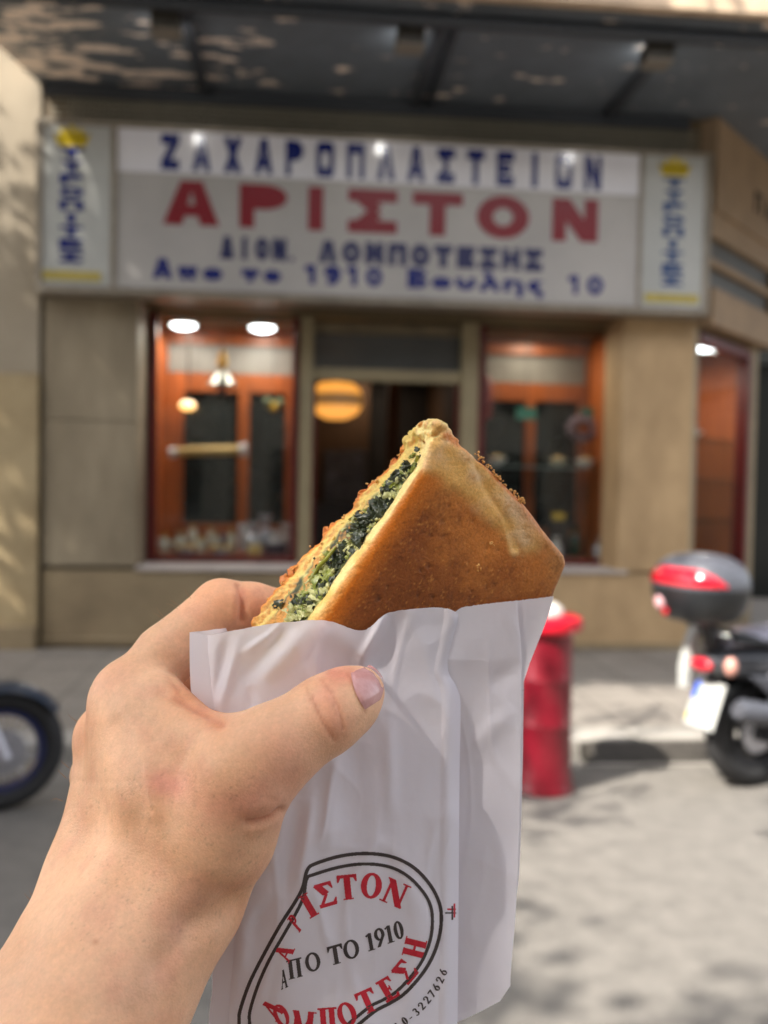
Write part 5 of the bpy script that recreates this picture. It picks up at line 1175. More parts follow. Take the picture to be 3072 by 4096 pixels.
def wheel(name, parent, c, r, w_, rimm, spokes=0, disc=True, solid=False):
    """wheel in the local x-z plane of its parent"""
    wr = MB(); n = 48; k = 10; vs = []
    for i in range(n):
        a = 2*math.pi*i/n
        for j in range(k):
            b_ = 2*math.pi*j/k; rr_ = r-w_*.5+w_*.5*math.cos(b_); vs.append((c[0]+rr_*math.cos(a), c[1]+w_*.5*math.sin(b_), c[2]+rr_*math.sin(a)))
    wr.add(vs, [(i*k+j, i*k+(j+1) % k, ((i+1) % n)*k+(j+1) % k, ((i+1) % n)*k+j) for i in range(n) for j in range(k)])
    wo = wr.build(name, M_rub, parent, smooth=True, local=True)
    rm = MB(); ri = r-w_*.92; vs = []
    pr = [(ri-.022, -w_*.36), (ri+.004, -w_*.40), (ri-.004, -w_*.2), (ri-.012, 0), (ri-.004, w_*.2), (ri+.004, w_*.40), (ri-.022, w_*.36), (ri-.03, 0)]
    for i in range(n):
        a = 2*math.pi*i/n; vs += [(c[0]+q_*math.cos(a), c[1]+y_, c[2]+q_*math.sin(a)) for q_, y_ in pr]
    k = len(pr); rm.add(vs, [(i*k+j, i*k+(j+1) % k, ((i+1) % n)*k+(j+1) % k, ((i+1) % n)*k+j) for i in range(n) for j in range(k)])
    rm.build('rim', rimm, wo, smooth=True, local=True)
    hb = MB(); hb.tube([(c[0], c[1]-.06, c[2]), (c[0], c[1]+.06, c[2])], .04, 20)
    for i in range(spokes):
        a = 2*math.pi*i/spokes; d = (math.cos(a), math.sin(a)); e = (math.cos(a+.25), math.sin(a+.25)); sg_ = 1 if i % 2 else -1
        if solid: hb.tube([(c[0]+.03*d[0], c[1], c[2]+.03*d[1]), (c[0]+(ri-.015)*d[0], c[1], c[2]+(ri-.015)*d[1])], [.022, .015], 8)
        else: hb.tube([(c[0]+.035*d[0], c[1]+.03*sg_, c[2]+.035*d[1]), (c[0]+(ri-.015)*e[0], c[1]+.004*sg_, c[2]+(ri-.015)*e[1])], .003, 5)
    hb.build('hub', M_eng if solid else M_sil, wo, smooth=True, local=True)
    if disc:
        for sg_ in (-1,):
            MB().tube([(c[0], c[1]+sg_*.052, c[2]), (c[0], c[1]+sg_*.057, c[2])], .105, 36).build('brake_disc', M_sil, wo, local=True)
    return wo

# ---- scooter at the right (local x = heading)
sc_ = empty('scooter', (2.40, 4.74, 0), 'dark grey scooter with a red lensed top case parked on the road at the right', 'scooter', rz=math.atan2(.31, .95))
sp_ = lambda mb, n_, m_, bev=0, sm_=False, par=None, lab=None: mb.build(n_, m_, par or sc_, bevel=bev, smooth=sm_, local=True, label=lab)
wheel('rear_wheel', sc_, (0, 0, .285), .285, .125, M_eng, 5, True, True)
wheel('front_wheel', sc_, (1.34, 0, .28), .28, .11, M_eng, 5, True, True)
def shell(mb, sec, n=20, pw=2.6):
    """loft of super-ellipse sections: (x, half width, z low, z high)"""
    vs = []
    for x, hw, zl, zh in sec:
        for k in range(n):
            a = 2*math.pi*k/n; c_, s_n = math.cos(a), math.sin(a)
            vs.append((x, hw*math.copysign(abs(c_)**(2/pw), c_), (zl+zh)/2+(zh-zl)/2*math.copysign(abs(s_n)**(2/pw), s_n)))
    m = len(sec); fs = [(i*n+k, i*n+(k+1) % n, (i+1)*n+(k+1) % n, (i+1)*n+k) for i in range(m-1) for k in range(n)]
    return mb.add(vs, fs+[tuple(range(n))[::-1], tuple((m-1)*n+k for k in range(n))])
sp_(shell(MB(), [(-.34, .05, .64, .70), (-.28, .11, .60, .73), (-.1, .15, .57, .75), (.15, .18, .52, .76), (.4, .19, .46, .74), (.62, .16, .36, .68), (.7, .12, .34, .5)]), 'tail_fairing', M_mgr, 0, True)
sp_(shell(MB(), [(-.22, .09, .735, .80), (-.05, .14, .74, .83), (.25, .165, .74, .83), (.5, .15, .72, .79), (.72, .12, .68, .76), (.8, .08, .64, .72)]), 'seat', mat('seat_vinyl_glare', srgb(150, 148, 162), .25, coat=.5), 0, True)  # pale grey stands in for sky glare on a black seat
sp_(shell(MB(), [(.1, .10, .18, .42), (.3, .13, .14, .46), (.6, .13, .14, .40), (.75, .1, .2, .34)]), 'engine', M_eng, 0, True)
sp_(shell(MB(), [(.6, .18, .26, .34), (.9, .2, .24, .32), (1.0, .2, .24, .34)], pw=4), 'floorboard', M_blk, 0, True)
sp_(shell(MB(), [(1.0, .22, .26, .9), (1.06, .2, .3, 1.0), (1.16, .1, .5, .98)], pw=3), 'leg_shield', M_mgr, 0, True)
sp_(MB().tube([(1.12, -.34, 1.02), (1.08, -.1, 1.04), (1.08, .1, 1.04), (1.12, .34, 1.02)], .018, 10), 'handlebar', M_blk, 0, True)
sp_(MB().tube([(1.1, 0, 1.0), (1.34, -.08, .28)], .024, 10).tube([(1.1, 0, 1.0), (1.34, .08, .28)], .024, 10), 'fork', M_sil, 0, True)
sp_(MB().tube([(-.02, -.115, .285), (.2, -.12, .28), (.5, -.12, .26)], [.03, .034, .03], 10).tube([(-.05, -.13, .33), (-.02, -.13, .34)], .05, 14), 'swing_arm', M_eng, 0, True)
sp_(MB().tube([(.46, -.15, .28), (.2, -.17, .36), (.06, -.175, .39), (-.24, -.18, .45), (-.27, -.18, .455)], [.024, .035, .056, .06, .04], 18), 'exhaust', M_gpl, 0, True)
sp_(MB().tube([(.02, -.145, .30), (-.02, -.145, .62)], .022, 10).tube([(.02, .145, .30), (-.02, .145, .62)], .022, 10), 'shock_absorber', M_sil, 0, True)
ms = MB()
for i in range(9):
    a0, a1 = R_(20+i*16), R_(36+i*16)
    for s0 in (1,): ms.hexa([(.31*math.cos(a)*q_, y_, .285+.31*math.sin(a)*q_) for q_ in (1, 1.03) for a, y_ in ((a0, -.075), (a0, .075), (a1, .075), (a1, -.075))])
sp_(ms, 'mudguard', M_blk)
for y_ in (-.17, .17):
    sp_(MB().hexa([(.02, y_-.012, .46), (.5, y_-.012, .34), (.5, y_+.012, .34), (.02, y_+.012, .46), (-.2, y_-.012, .62), (.5, y_-.012, .56), (.5, y_+.012, .56), (-.2, y_+.012, .62)]), 'side_cover', M_gpl, .01)
    sp_(MB().tube([(-.26, y_*.75, .80), (-.05, y_*.95, .77), (.2, y_, .75)], .017, 10), 'grab_rail', M_blk, 0, True)
sp_(MB().tube([(.12, -.19, .40), (.12, -.27, .40)], .016, 10), 'passenger_peg', M_blk, 0, True)
sp_(MB().tube([(.30, -.15, .5), (.05, -.16, .42), (-.02, -.13, .3)], .006, 6).tube([(.4, -.14, .45), (.1, -.17, .5), (-.15, -.1, .6)], .005, 6), 'cables', M_blk, 0, True)
# plate hanger and plate
ph = [(-.235, .60), (-.33, .36)]
sp_(MB().hexa([(-.25, -.05, .62), (-.22, -.05, .62), (-.22, .05, .62), (-.25, .05, .62), (-.335, -.05, .34), (-.318, -.05, .34), (-.318, .05, .34), (-.335, .05, .34)]), 'plate_hanger', M_blk)
def on_plate(y_, t_, off=0.0): return (-.268-.082*t_-off, y_, .56-.225*t_)
pl_ = MB(); pl_.hexa([on_plate(-.105, 1, 0), on_plate(-.105, 1, .008), on_plate(.105, 1, .008), on_plate(.105, 1, 0), on_plate(-.105, 0, 0), on_plate(-.105, 0, .008), on_plate(.105, 0, .008), on_plate(.105, 0, 0)])
po = sp_(pl_, 'number_plate', M_wht, .004)
sp_(MB().add([on_plate(.1, .04, .012), on_plate(.062, .04, .012), on_plate(.062, .42, .012), on_plate(.1, .42, .012)], [(0, 1, 2, 3)]), 'blue_band', mat('plate_blue', srgb(48, 96, 214), .4), par=po)
sp_(MB().add([on_plate(.095, .74, .012), on_plate(.07, .74, .012), on_plate(.07, .88, .012), on_plate(.095, .88, .012)], [(0, 1, 2, 3)]), 'yellow_sticker', mat('plate_yellow', srgb(226, 196, 90), .4), par=po)
sp_(MB().ball((-.345, 0, .655), .05, 16, 10, (.5, 1.6, .7)), 'tail_light', M_rlens, 0, True)
for y_ in (-.15, .15): sp_(MB().ball((-.29, y_, .665), .042, 14, 8, (.8, .8, 1.15)).tube([(-.27, y_*.5, .67), (-.29, y_, .665)], .012, 8), 'turn_signal', M_amb2, 0, True)
# pale strut and rail carrying the top case
sp_(MB().tube([(-.30, .085, .84), (-.33, .10, .76), (-.345, .11, .62), (-.355, .11, .52)], [.036, .034, .04, .03], 12), 'rear_trim', M_wht, 0, True)
sp_(MB().tube([(-.05, -.12, .78), (-.25, -.1, .83), (-.40, -.06, .875), (-.40, .06, .875), (-.25, .1, .83), (-.05, .12, .78)], .014, 10).tube([(-.28, 0, .74), (-.33, 0, .9)], .035, 12), 'luggage_rack', M_blk, 0, True)
# top case: dark tray, grey domed lid, red wrap-round lens, round badge
def case(z_lo, z_hi, prof, mb, cx=-.365, lx=.2, ly=.245, n=40, pw=2.7):
    vs = []
    for z, s in prof:
        for k in range(n):
            a = 2*math.pi*k/n; c_, s_n = math.cos(a), math.sin(a)
            vs.append((cx+lx*s*math.copysign(abs(c_)**(2/pw), c_), ly*s*math.copysign(abs(s_n)**(2/pw), s_n), z))
    m = len(prof); return mb.add(vs, [(i*n+k, i*n+(k+1) % n, (i+1)*n+(k+1) % n, (i+1)*n+k) for i in range(m-1) for k in range(n)]+[tuple(range(n))[::-1], tuple((m-1)*n+k for k in range(n))])
tc_ = sp_(case(0, 0, [(.885, .66), (.90, .76), (.95, .90), (1.0, .97), (1.045, 1.0), (1.055, 1.0)], MB()), 'top_case', M_blk, 0, True)
sp_(case(0, 0, [(1.056, 1.005), (1.075, 1.005), (1.11, .97), (1.15, .90), (1.185, .76), (1.21, .55), (1.222, .3), (1.225, .05)], MB()), 'case_lid', M_gpl, 0, True, tc_)
lp = []
nA_, nZ_ = 34, 8; Gd = np.zeros((nZ_, nA_, 3))
for j in range(nZ_):
    for i in range(nA_):
        a = R_(118+(262-118)*i/(nA_-1)); e = abs(2*i/(nA_-1)-1); top = 1.155-.075*e**3; z = 1.072+(top-1.072)*j/(nZ_-1)
        s = np.interp(z, [1.056, 1.075, 1.11, 1.15, 1.185], [1.005, 1.005, .97, .90, .76])+.012+.03*math.sin(math.pi*j/(nZ_-1))*(1-e**4)
        c_, s_n = math.cos(a), math.sin(a); Gd[j, i] = (-.365+.2*s*math.copysign(abs(c_)**(2/2.7), c_), .245*s*math.copysign(abs(s_n)**(2/2.7), s_n), z)
sp_(MB().grid(Gd), 'red_reflector', M_rlens, 0, True, tc_)
sp_(MB().ball((-.548, .085, .972), .036, 16, 10, (.35, 1, 1)), 'badge', mat('badge', srgb(206, 160, 166), .3, coat=.3), 0, True, tc_)
sp_(MB().ball((-.535, .055, .928), .022, 14, 8, (.5, 1, 1)), 'lock', M_rlens, 0, True, tc_)

# ---- motorcycle at the left, front wheel in view
mc = empty('motorcycle', (-1.335, 4.50, 0), 'dark motorcycle at the left edge with a blue rimmed spoked front wheel and pale fork', 'motorcycle', rz=math.atan2(.40, .92))
mp_ = lambda mb, n_, m_, bev=0, sm_=True, par=None: mb.build(n_, m_, par or mc, bevel=bev, smooth=sm_, local=True)
wheel('front_wheel', mc, (0, 0, .285), .285, .105, mat('blue_rim', srgb(20, 30, 78), .3, coat=.4), 28, True, False)
mg = MB(); nA_ = 22; Gd = np.zeros((nA_, 9, 3))
for i in range(nA_):
    a = R_(34+i*5.6)
    for j in range(9):
        b_ = (j-4)/4; Gd[i, j] = (.316*math.cos(a)*(1-.12*b_*b_), .082*b_, .286+.316*math.sin(a)*(1-.12*b_*b_))
mg.grid(Gd); mp_(mg, 'mudguard', mat('slate_paint', srgb(46, 56, 72), .3, coat=.4))
for y_ in (-.085, .085):
    mp_(MB().tube([(.01, y_, .26), (-.03, y_, .36), (-.16, y_, .68)], [.030, .030, .026], 14).tube([(-.16, y_, .68), (-.32, y_, 1.06)], .02, 12), 'fork', mat('fork_silver', srgb(196, 196, 206), .3, metal=.3))
mp_(MB().box(-.10, -.03, -.075, -.045, .33, .40), 'brake_caliper', M_eng, .01)
mp_(shell(MB(), [(-.95, .12, .66, .86), (-.75, .16, .66, .96), (-.5, .17, .7, 1.0), (-.3, .1, .76, .94)]), 'fuel_tank', mat('tank_slate', srgb(60, 70, 88), .25, coat=.5))
mp_(shell(MB(), [(-1.6, .08, .74, .82), (-1.3, .14, .7, .8), (-.95, .13, .68, .78)]), 'seat', M_blk)
mp_(shell(MB(), [(-1.05, .14, .25, .6), (-.75, .17, .2, .66), (-.5, .15, .24, .6), (-.4, .08, .3, .5)]), 'engine', M_eng)
wheel('rear_wheel', mc, (-1.4, 0, .285), .285, .11, M_eng, 28, True, False)
mp_(MB().tube([(-.36, -.36, 1.08), (-.33, -.12, 1.12), (-.33, .12, 1.12), (-.36, .36, 1.08)], .016, 10), 'handlebar', M_blk)
mp_(MB().ball((-.22, 0, .98), .085, 18, 12, (.8, 1, 1)), 'headlight', M_sil)
mp_(MB().tube([(-.5, -.12, .3), (-.9, -.16, .24), (-1.5, -.17, .34)], [.026, .03, .045], 12), 'exhaust', M_sil)

# ================================================================== TREES (unseen; crowns shaped to throw the dappled shade)
M_leaf = mat('leaf', srgb(72, 98, 40), .5, vscale=2, col2=srgb(46, 70, 26)); M_bark = mat('bark', srgb(96, 84, 70), .9, var=.3, vscale=20, bump=.5, bscale=30)
hs_ = np.array([SUN_H[0], SUN_H[1]]); hs_ /= np.linalg.norm(hs_); CT = 1/math.tan(SUN_EL)
def receiver(p):
    """where the shade of a point lands: ground, or the shop wall"""
    q = p-np.array([hs_[0], hs_[1], 0])*(p[2]*CT)-np.array([0, 0, p[2]])
    if q[1] > 8.2:
        t_ = (8.2-p[1])/(-hs_[1]*CT); return np.array([p[0]-hs_[0]*CT*t_, 8.2, p[2]-t_]), True
    return q, False
def wants_shade(p):
    """crown is leafy or open to suit the shade wanted below"""
    q, wall = receiver(p); x, y = q[0], q[1]
    if wall:
        if -3.4 < x < -1.92 and -.7 < q[2] < 1.5: return rg.random() < .02
        if x < -2.1: return rg.random() < (.84 if not (-.2 < q[2] < 1.1 and x > -3.0) else .03)
        return rg.random() < .985
    # a gap left in the leaves so the sun reaches the hand
    t_ = (p[2]-1.5)*CT; hx, hy = p[0]-hs_[0]*t_, p[1]-hs_[1]*t_
    if -1.2 < hx < .75 and -.55 < hy < 1.0: return False
    if y > 7.05: return True
    if 1.35 < x < 4.5 and 5.45 < y < 7.0: return rg.random() < .05+.2*(x < 1.5)
    if 1.05 < x < 1.7 and 4.2 < y < 5.3: return rg.random() < .25
    if 1.6 < x < 4.5 and 4.2 < y <= 5.45: return rg.random() < .02
    if .45 < x < 4 and 2.2 < y <= 4.2: return rg.random() < (.008 if (y-2.2) > .36*(x-.6) else .3)
    if x < .45 and 2.0 < y < 7.05: return rg.random() < .90
    return rg.random() < .5
def tree(base, lab, clumps, spray=None):
    tr = empty('street_tree', base, lab, 'tree', 'street trees shading the road')
    b0 = np.array(base); top = b0+np.array([.15, .1, 4.6]); cn = np.mean([c for c in clumps], 0)
    mb = MB(); mb.tube([b0, b0+np.array([.05, .02, 1.6]), b0+np.array([.02, .1, 3.2]), top], [.2, .16, .13, .1], 14)
    for i in range(0, len(clumps), max(1, len(clumps)//22)):
        c = clumps[i]; m_ = (top+c)/2+np.array([0, 0, .3]); mb.tube([top-np.array([0, 0, rg.uniform(0, .8)]), m_, c], [.06, .035, .012], 7)
    mb.build('trunk', M_bark, tr, smooth=True)
    cl = np.array(clumps); nl = 44
    n = len(cl)*nl; ctr = np.repeat(cl, nl, 0)+rg.normal(0, .17, (n, 3))
    a = rg.normal(0, 1, (n, 3)); a /= np.linalg.norm(a, axis=1)[:, None]; b_ = rg.normal(0, 1, (n, 3)); b_ -= a*(a*b_).sum(1)[:, None]; b_ /= np.linalg.norm(b_, axis=1)[:, None]
    s = rg.uniform(.05, .095, n)[:, None]
    Vv = np.stack([ctr-a*s, ctr+b_*s*.55, ctr+a*s, ctr-b_*s*.55], 1).reshape(-1, 3); Fq = np.arange(4*n).reshape(-1, 4)
    if spray is not None:
        a = rg.normal(0, 1, (len(spray), 3)); a /= np.linalg.norm(a, axis=1)[:, None]; b_ = rg.normal(0, 1, a.shape); b_ -= a*(a*b_).sum(1)[:, None]; b_ /= np.linalg.norm(b_, axis=1)[:, None]
        s = rg.uniform(.018, .034, len(a))[:, None]; Vs = np.stack([spray-a*s, spray+b_*s*.6, spray+a*s, spray-b_*s*.6], 1).reshape(-1, 3)
        Vv = np.concatenate([Vv, Vs]); Fq = np.arange(len(Vv)).reshape(-1, 4)
    npmesh('crown', Vv, Fq, M_leaf, tr, smooth=False)
rg = np.random.default_rng(77)
allc = []
for _ in range(5200):
    p = np.array([rg.uniform(-10.5, 1.0), rg.uniform(-5.0, 6.0), rg.uniform(5.9, 8.3)])
    q, wall = receiver(p)
    if wall and (q[2] < -.2 or q[2] > 6): continue
    if not (-4.2 < q[0] < 5.0) or q[1] < -1.0: continue
    if wants_shade(p): allc.append(p)
allc = np.array(allc)
tb = [((-5.2, 6.0, .1), 'leafy street tree on the shop side pavement, out of view to the left'), ((-5.6, -1.4, 0), 'leafy street tree behind the viewer to the left'), ((-1.2, -2.4, 0), 'leafy street tree directly behind the viewer')]
# a thin fine-leaved spray added to half filter the sun on the hand
nS = 8200; zz_ = rg.uniform(5.6, 8.4, nS); kk = (zz_-1.5)*CT
spray = np.stack([rg.uniform(-1.1, .55, nS)+hs_[0]*kk, rg.uniform(-.4, .9, nS)+hs_[1]*kk, zz_], -1)
own = np.argmin([np.hypot(*(allc[:, :2]-np.array(b_[0][:2])).T) for b_ in tb], 0)
for i, (b_, lab) in enumerate(tb): tree(b_, lab, [c for c in allc[own == i]], spray if i == 1 else None)
# ================================================================== SHOP WINDOW DISPLAY
M_cream = mat('cream_crust', srgb(206, 178, 112), .6, vscale=30, col2=srgb(176, 138, 74)); M_white = mat('white_wrap', srgb(216, 214, 214), .35, var=.15, vscale=20, coat=.3)
M_jar = mat('jar_glass', srgb(196, 190, 172), .1, coat=.5, var=.4, vscale=25); M_gold = mat('gold_lid', srgb(184, 146, 62), .3, metal=.7)
M_plum = mat('plum_box', srgb(52, 30, 44), .4); M_teal = mat('teal_card', srgb(54, 116, 104), .5); M_mauve = mat('mauve_paper', srgb(112, 92, 104), .6, var=.3, vscale=12)
M_cello = mat('silver_wrap', srgb(186, 190, 200), .2, metal=.4, bump=.6, bscale=60, coat=.4); M_redp = mat('dark_red_paper', srgb(118, 36, 38), .6, var=.2, vscale=10)
M_green = mat('bottle_green', srgb(36, 60, 40), .12, coat=.5); M_yb = mat('yellow_pack', srgb(206, 170, 52), .5)
ZL = .862
def wpt(px, py, y): p = W(px, py, y); return p[0], p[2]
def item(name, loc, lab, cat, group=None, rz=0.0): return empty(name, tuple(loc), lab, cat, group, rz)
def b_(mb, n, m, par, bev=.0, sm_=True): return mb.build(n, m, par, bevel=bev, smooth=sm_, local=True)
# long pale roll hanging across the left window
x0, z0 = wpt(840, 1803, YWN+.30)
it = item('pastry_roll', (x0, YWN+.30, z0), 'long pale golden roll with white ends hung across the left window', 'roll')
b_(MB().tube([(-.30, 0, -.02), (-.15, 0, -.006), (.1, 0, .004), (.27, 0, .012)], [.05, .058, .058, .052], 18, squash=(1, .8)), 'roll', M_cream, it)
b_(MB().tube([(.27, 0, .012), (.34, 0, .016)], [.056, .07], 16).tube([(-.37, 0, -.03), (-.30, 0, -.02)], [.05, .046], 16), 'white_end', M_white, it)
b_(MB().tube([(-.2, 0, .04), (-.2, 0, 2.99-z0)], .003, 5).tube([(.2, 0, .05), (.2, 0, 2.99-z0)], .003, 5), 'string', M_dark, it)
# hanging ornament with a bell
x0, z0 = wpt(890, 1440, YWN+.2)
it = item('hanging_ornament', (x0, YWN+.2, z0), 'gilded figure ornament hanging high in the left window above a grey bell', 'ornament')
b_(MB().lathe([(.01, .09), (.035, .07), (.028, .045), (.045, .0), (.05, -.05), (.02, -.09)], n=20), 'figure', M_gold, it)
b_(MB().lathe([(.02, -.10), (.06, -.13), (.10, -.19), (.14, -.225), (.13, -.235), (.02, -.21)], n=24), 'bell', mat('bell_grey', srgb(128, 126, 116), .35, metal=.3), it)
b_(MB().ball((0, 0, -.27), .045, 14, 10), 'red_bow', M_redp, it); b_(MB().tube([(0, 0, .09), (0, 0, 2.99-z0)], .003, 5), 'string', M_dark, it)
# jars standing along the sill
for i, (px_, h_, r_, d_) in enumerate(((655, .15, .045, .2), (722, .17, .05, .26), (800, .13, .055, .18), (866, .16, .045, .3), (925, .2, .04, .22), (690, .1, .05, .45), (770, .22, .05, .5), (845, .2, .045, .52))):
    x0, _ = wpt(px_, 2100, YWN+d_); looks = ('small pale', 'medium straight', 'squat wide', 'slim', 'tall narrow', 'lowest flat', 'tallest', 'tall dark')
    jar = item('sweet_jar', (x0, YWN+d_, ZL), '%s sweet jar with gold lid, %s, left window' % (looks[i], ('leftmost in the front row', 'second in the front row', 'third in the front row', 'near the window stile', 'beside the silver bags', 'in the back row at the left', 'in the back row at the middle', 'in the back row beside the stile')[i]), 'jar', 'sweet jars on the left window shelf')
    b_(MB().lathe([(r_*.9, 0), (r_, .01), (r_, h_*.75), (r_*.7, h_*.88), (r_*.68, h_)], n=20), 'glass', M_jar, jar); b_(MB().lathe([(r_*.74, h_), (r_*.76, h_+.025), (.0, h_+.028)], n=20), 'lid', M_gold, jar)
def gift_bag(x, y, h, lab, m):
    g_ = item('gift_bag', (x, y, ZL), lab, 'gift bag', 'wrapped gift bags on the left window shelf')
    b_(MB().lathe([(.07, 0), (.085, .03), (.08, h*.55), (.03, h*.72), (.055, h*.9), (.075, h)], n=14).ball((0, 0, h*.3), .05, 10, 8, jit=.1), 'wrapping', m, g_)
    b_(MB().lathe([(.032, h*.69), (.042, h*.72), (.032, h*.75)], n=14), 'ribbon', M_redp, g_)
for px_, d_, h_, lab, m in ((1010, .22, .30, 'taller silver cellophane gift bag nearest the jars', M_cello), (1060, .4, .36, 'tallest silver gift bag in the back of the left window', M_cello), (1108, .2, .22, 'small white wrapped gift bag above the plum box', M_white), (1150, .34, .28, 'white gift bag against the right side of the left window', M_white)):
    gift_bag(wpt(px_, 2100, YWN+d_)[0], YWN+d_, h_, lab, m)
x0, _ = wpt(1105, 2150, YWN+.12); bx_ = item('gift_box', (x0, YWN+.12, ZL), 'dark plum coloured box at the right end of the left window shelf', 'box')
b_(MB().box(-.1, .1, -.05, .05, 0, .085), 'carton', M_plum, bx_, .004, False); b_(MB().box(-.103, .103, -.053, .053, .086, .105), 'lid', M_plum, bx_, .004, False)
x0, z0 = wpt(1095, 1625, YWN+.45); it = item('bouquet', (x0, YWN+.45, z0), 'small yellow and green flower bunch hanging in the upper right of the left window', 'bouquet')
b_(MB().ball((0, 0, 0), .045, 10, 8, jit=.3), 'flowers', M_yb, it); b_(MB().ball((.05, 0, .02), .05, 10, 8, jit=.35).ball((-.05, 0, .03), .045, 10, 8, jit=.35), 'foliage', mat('dry_green', srgb(104, 112, 84), .6), it); b_(MB().tube([(0, 0, .03), (0, 0, 2.99-z0)], .003, 5), 'string', M_dark, it)
for px_, lab in ((690, 'pale bottle standing left on the shelf rail of the left window'), (770, 'grey bottle standing behind the amber globe lamp')):
    x0, z0 = wpt(px_, 1560, DL-.06)
# small cartons filling the back of the left window and trays of biscuits
for i, (px_, d_, h_, m, lab) in enumerate(((640, .52, .12, M_white, 'small white cake carton in the back left corner of the left window'), (905, .5, .16, M_mauve, 'mauve cake carton at the back beside the window stile'), (980, .54, .26, M_white, 'tall white cake carton at the back behind the silver bags'), (1020, .12, .09, M_cream, 'low cream cake carton at the front beside the plum box'))):
    x0, _ = wpt(px_, 2100, YWN+d_); it = item('cake_carton', (x0, YWN+d_, ZL), lab, 'carton', 'cake cartons in the left window')
    b_(MB().box(-.06, .06, -.045, .045, 0, h_-.02), 'carton', m, it, .004, False); b_(MB().box(-.063, .063, -.048, .048, h_-.019, h_), 'lid', m, it, .004, False)
for px_, lab in ((745, 'round tray of biscuits at the front left of the left window'), (880, 'round tray of biscuits at the front middle of the left window')):
    x0, _ = wpt(px_, 2150, YWN+.1); it = item('biscuit_tray', (x0, YWN+.115, ZL), lab, 'tray', 'biscuit trays in the left window')
    b_(MB().lathe([(.05, 0), (.055, .02), (.12, .05), (.125, .056), (.05, .03), (.0, .03)], n=28, sy=.4), 'tray', M_cello, it)
    bs = MB(); [bs.ball((random.uniform(-.09, .09), random.uniform(-.025, .025), .055+random.uniform(0, .02)), .022, 8, 6, (1, 1, .6), jit=.1) for _ in range(22)]; b_(bs, 'biscuits', M_cream, it)
# right window
x0, z0 = wpt(1942, 1590, YWN+.2); it = item('paper_lantern', (x0, YWN+.2, z0), 'dark red paper lantern hanging at the left side of the right window', 'lantern')
b_(MB().lathe([(.03, .2), (.06, .16), (.065, .0), (.065, -.16), (.05, -.2)], n=18), 'shade', M_redp, it); b_(MB().tube([(0, 0, .2), (0, 0, 2.99-z0)], .004, 5), 'string', M_dark, it)
for px_, py_, lab, w_ in ((2105, 1655, 'teal card propped high left of the stile in the right window', .10), (2355, 1655, 'teal card propped high right of the stile in the right window', .085)):
    x0, z0 = wpt(px_, py_, YWN+.45); it = item('price_card', (x0, YWN+.45, z0), lab, 'card', 'teal cards in the right window')
    b_(MB().box(-w_, w_, 0, .008, -.06, .06), 'card', M_teal, it, .004, False); b_(MB().tube([(0, .004, .06), (0, .004, 2.99-z0)], .003, 5), 'string', M_dark, it)
x0, z0 = wpt(2330, 1715, YWN+.4); it = item('wreath', (x0, YWN+.4, z0), 'mauve paper wreath hanging in the right window beneath a teal card', 'wreath')
wr = MB(); [wr.ball((.12*math.cos(a), random.uniform(-.02, .02), .09*math.sin(a)), .045, 8, 6, jit=.25) for a in np.linspace(0, 6.0, 14)]; b_(wr, 'paper_petals', M_mauve, it); b_(MB().tube([(0, 0, .1), (0, 0, 2.99-z0)], .003, 5), 'string', M_dark, it)
for i, (px_, d_, m, lab) in enumerate(((1985, .35, M_white, 'white bowl at the left end of the glass shelf in the right window'), (2340, .3, M_white, 'white bowl at the right end of the glass shelf in the right window'), (2230, .42, M_jar, 'glass bowl at the middle of the glass shelf in the right window'))):
    x0, _ = wpt(px_, 1860, YWN+d_); it = item('bowl', (x0, YWN+d_, 1.737), lab, 'bowl', 'bowls on the glass shelf')
    b_(MB().lathe([(.04, 0), (.045, .01), (.09, .05), (.105, .075), (.098, .074), (.0, .02)], n=24), 'dish', m, it); b_(MB().ball((0, 0, .06), .07, 10, 8, (1, 1, .5), jit=.2), 'sweets', M_cream, it)
x0, _ = wpt(2235, 2000, YWN+.3); it = item('yellow_packet', (x0, YWN+.3, 1.22), 'yellow packet standing on a small riser in the right window', 'packet')
b_(MB().box(-.06, .06, -.03, .03, 0, .065), 'packet', M_yb, it, .006, False); b_(MB().box(-.09, .09, -.06, .06, -.358, -.002), 'riser', M_inner, it, .006, False)
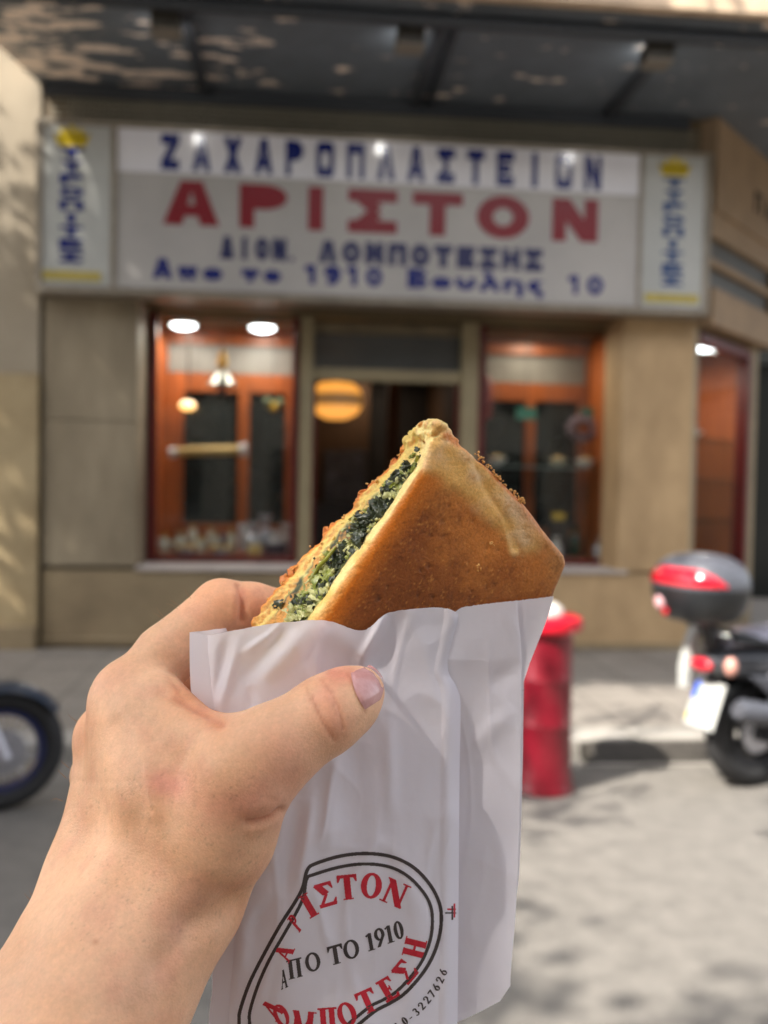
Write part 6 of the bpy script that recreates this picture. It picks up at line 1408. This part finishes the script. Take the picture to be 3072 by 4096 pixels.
for i, (px_, h_, d_, m, lab) in enumerate(((2160, .22, .15, M_cello, 'silver wrapped parcel left of the middle in the right window'), (2225, .2, .18, M_white, 'white wrapped parcel below the yellow packet'), (2300, .3, .4, M_green, 'dark green bottle shaped parcel at the back of the right window'), (2400, .2, .2, M_cello, 'silver wrapped parcel at the right end of the right window'), (2080, .24, .35, M_plum, 'plum wrapped parcel at the left of the right window'))):
    x0, _ = wpt(px_, 2100, YWN+d_); it = item('wrapped_parcel', (x0, YWN+d_, ZL), lab, 'parcel', 'parcels on the right window shelf')
    b_(MB().lathe([(.055, 0), (.06, .02), (.055, h_*.6), (.02, h_*.75), (.045, h_)], n=14), 'wrapping', m, it); b_(MB().lathe([(.022, h_*.72), (.032, h_*.75), (.022, h_*.78)], n=12), 'ribbon', M_gold, it)
# corner window shelves
for z, k_, m, lab in ((2.038, .66, M_white, 'pale round dish on the top glass shelf of the corner window'), (1.638, .62, M_green, 'small dark jar on the middle glass shelf of the corner window'), (.785, .55, M_green, 'dark bottle on the floor of the corner window')):
    a = (ca[0]+cdx[0]*k_+cdy[0]*.26, ca[1]+cdx[1]*k_+cdy[1]*.26); it = item('ornament_dish' if m is M_white else 'dark_jar', (a[0], a[1], z), lab, 'dish' if m is M_white else 'jar')
    if m is M_white: b_(MB().lathe([(.05, 0), (.06, .012), (.11, .05), (.12, .06), (.0, .03)], n=24), 'dish', m, it); b_(MB().ball((0, 0, .07), .06, 12, 8), 'sweets', M_cello, it)
    else: b_(MB().lathe([(.045, 0), (.05, .01), (.05, .11), (.03, .15), (.025, .19)], n=18), 'glass', m, it); b_(MB().lathe([(.03, .19), (.03, .215), (.0, .216)], n=18), 'lid', M_gold, it)
# inside the doorway: a drinks fridge on the counter, its lit front only pale colour
x0, z0 = wpt(1385, 1980, 10.9); it = item('glass_fridge', (x0, 11.2, 1.302), 'small pale glass fronted fridge standing on the counter inside the doorway', 'fridge')
b_(MB().box(-.26, .26, -.02, .2, 0, .62), 'cabinet', mat('fridge_grey', srgb(84, 86, 94), .4), it, .01, False)
fs2 = MB(); [fs2.box(-.23+.155*i, -.23+.155*i+.13, -.035, -.022, .06+.19*j, .06+.19*j+.15) for i in range(3) for j in range(3)]; b_(fs2, 'shelf_goods', mat('fridge_goods', srgb(120, 122, 138), .4, vscale=5, col2=srgb(40, 36, 50)), it, .004, False)
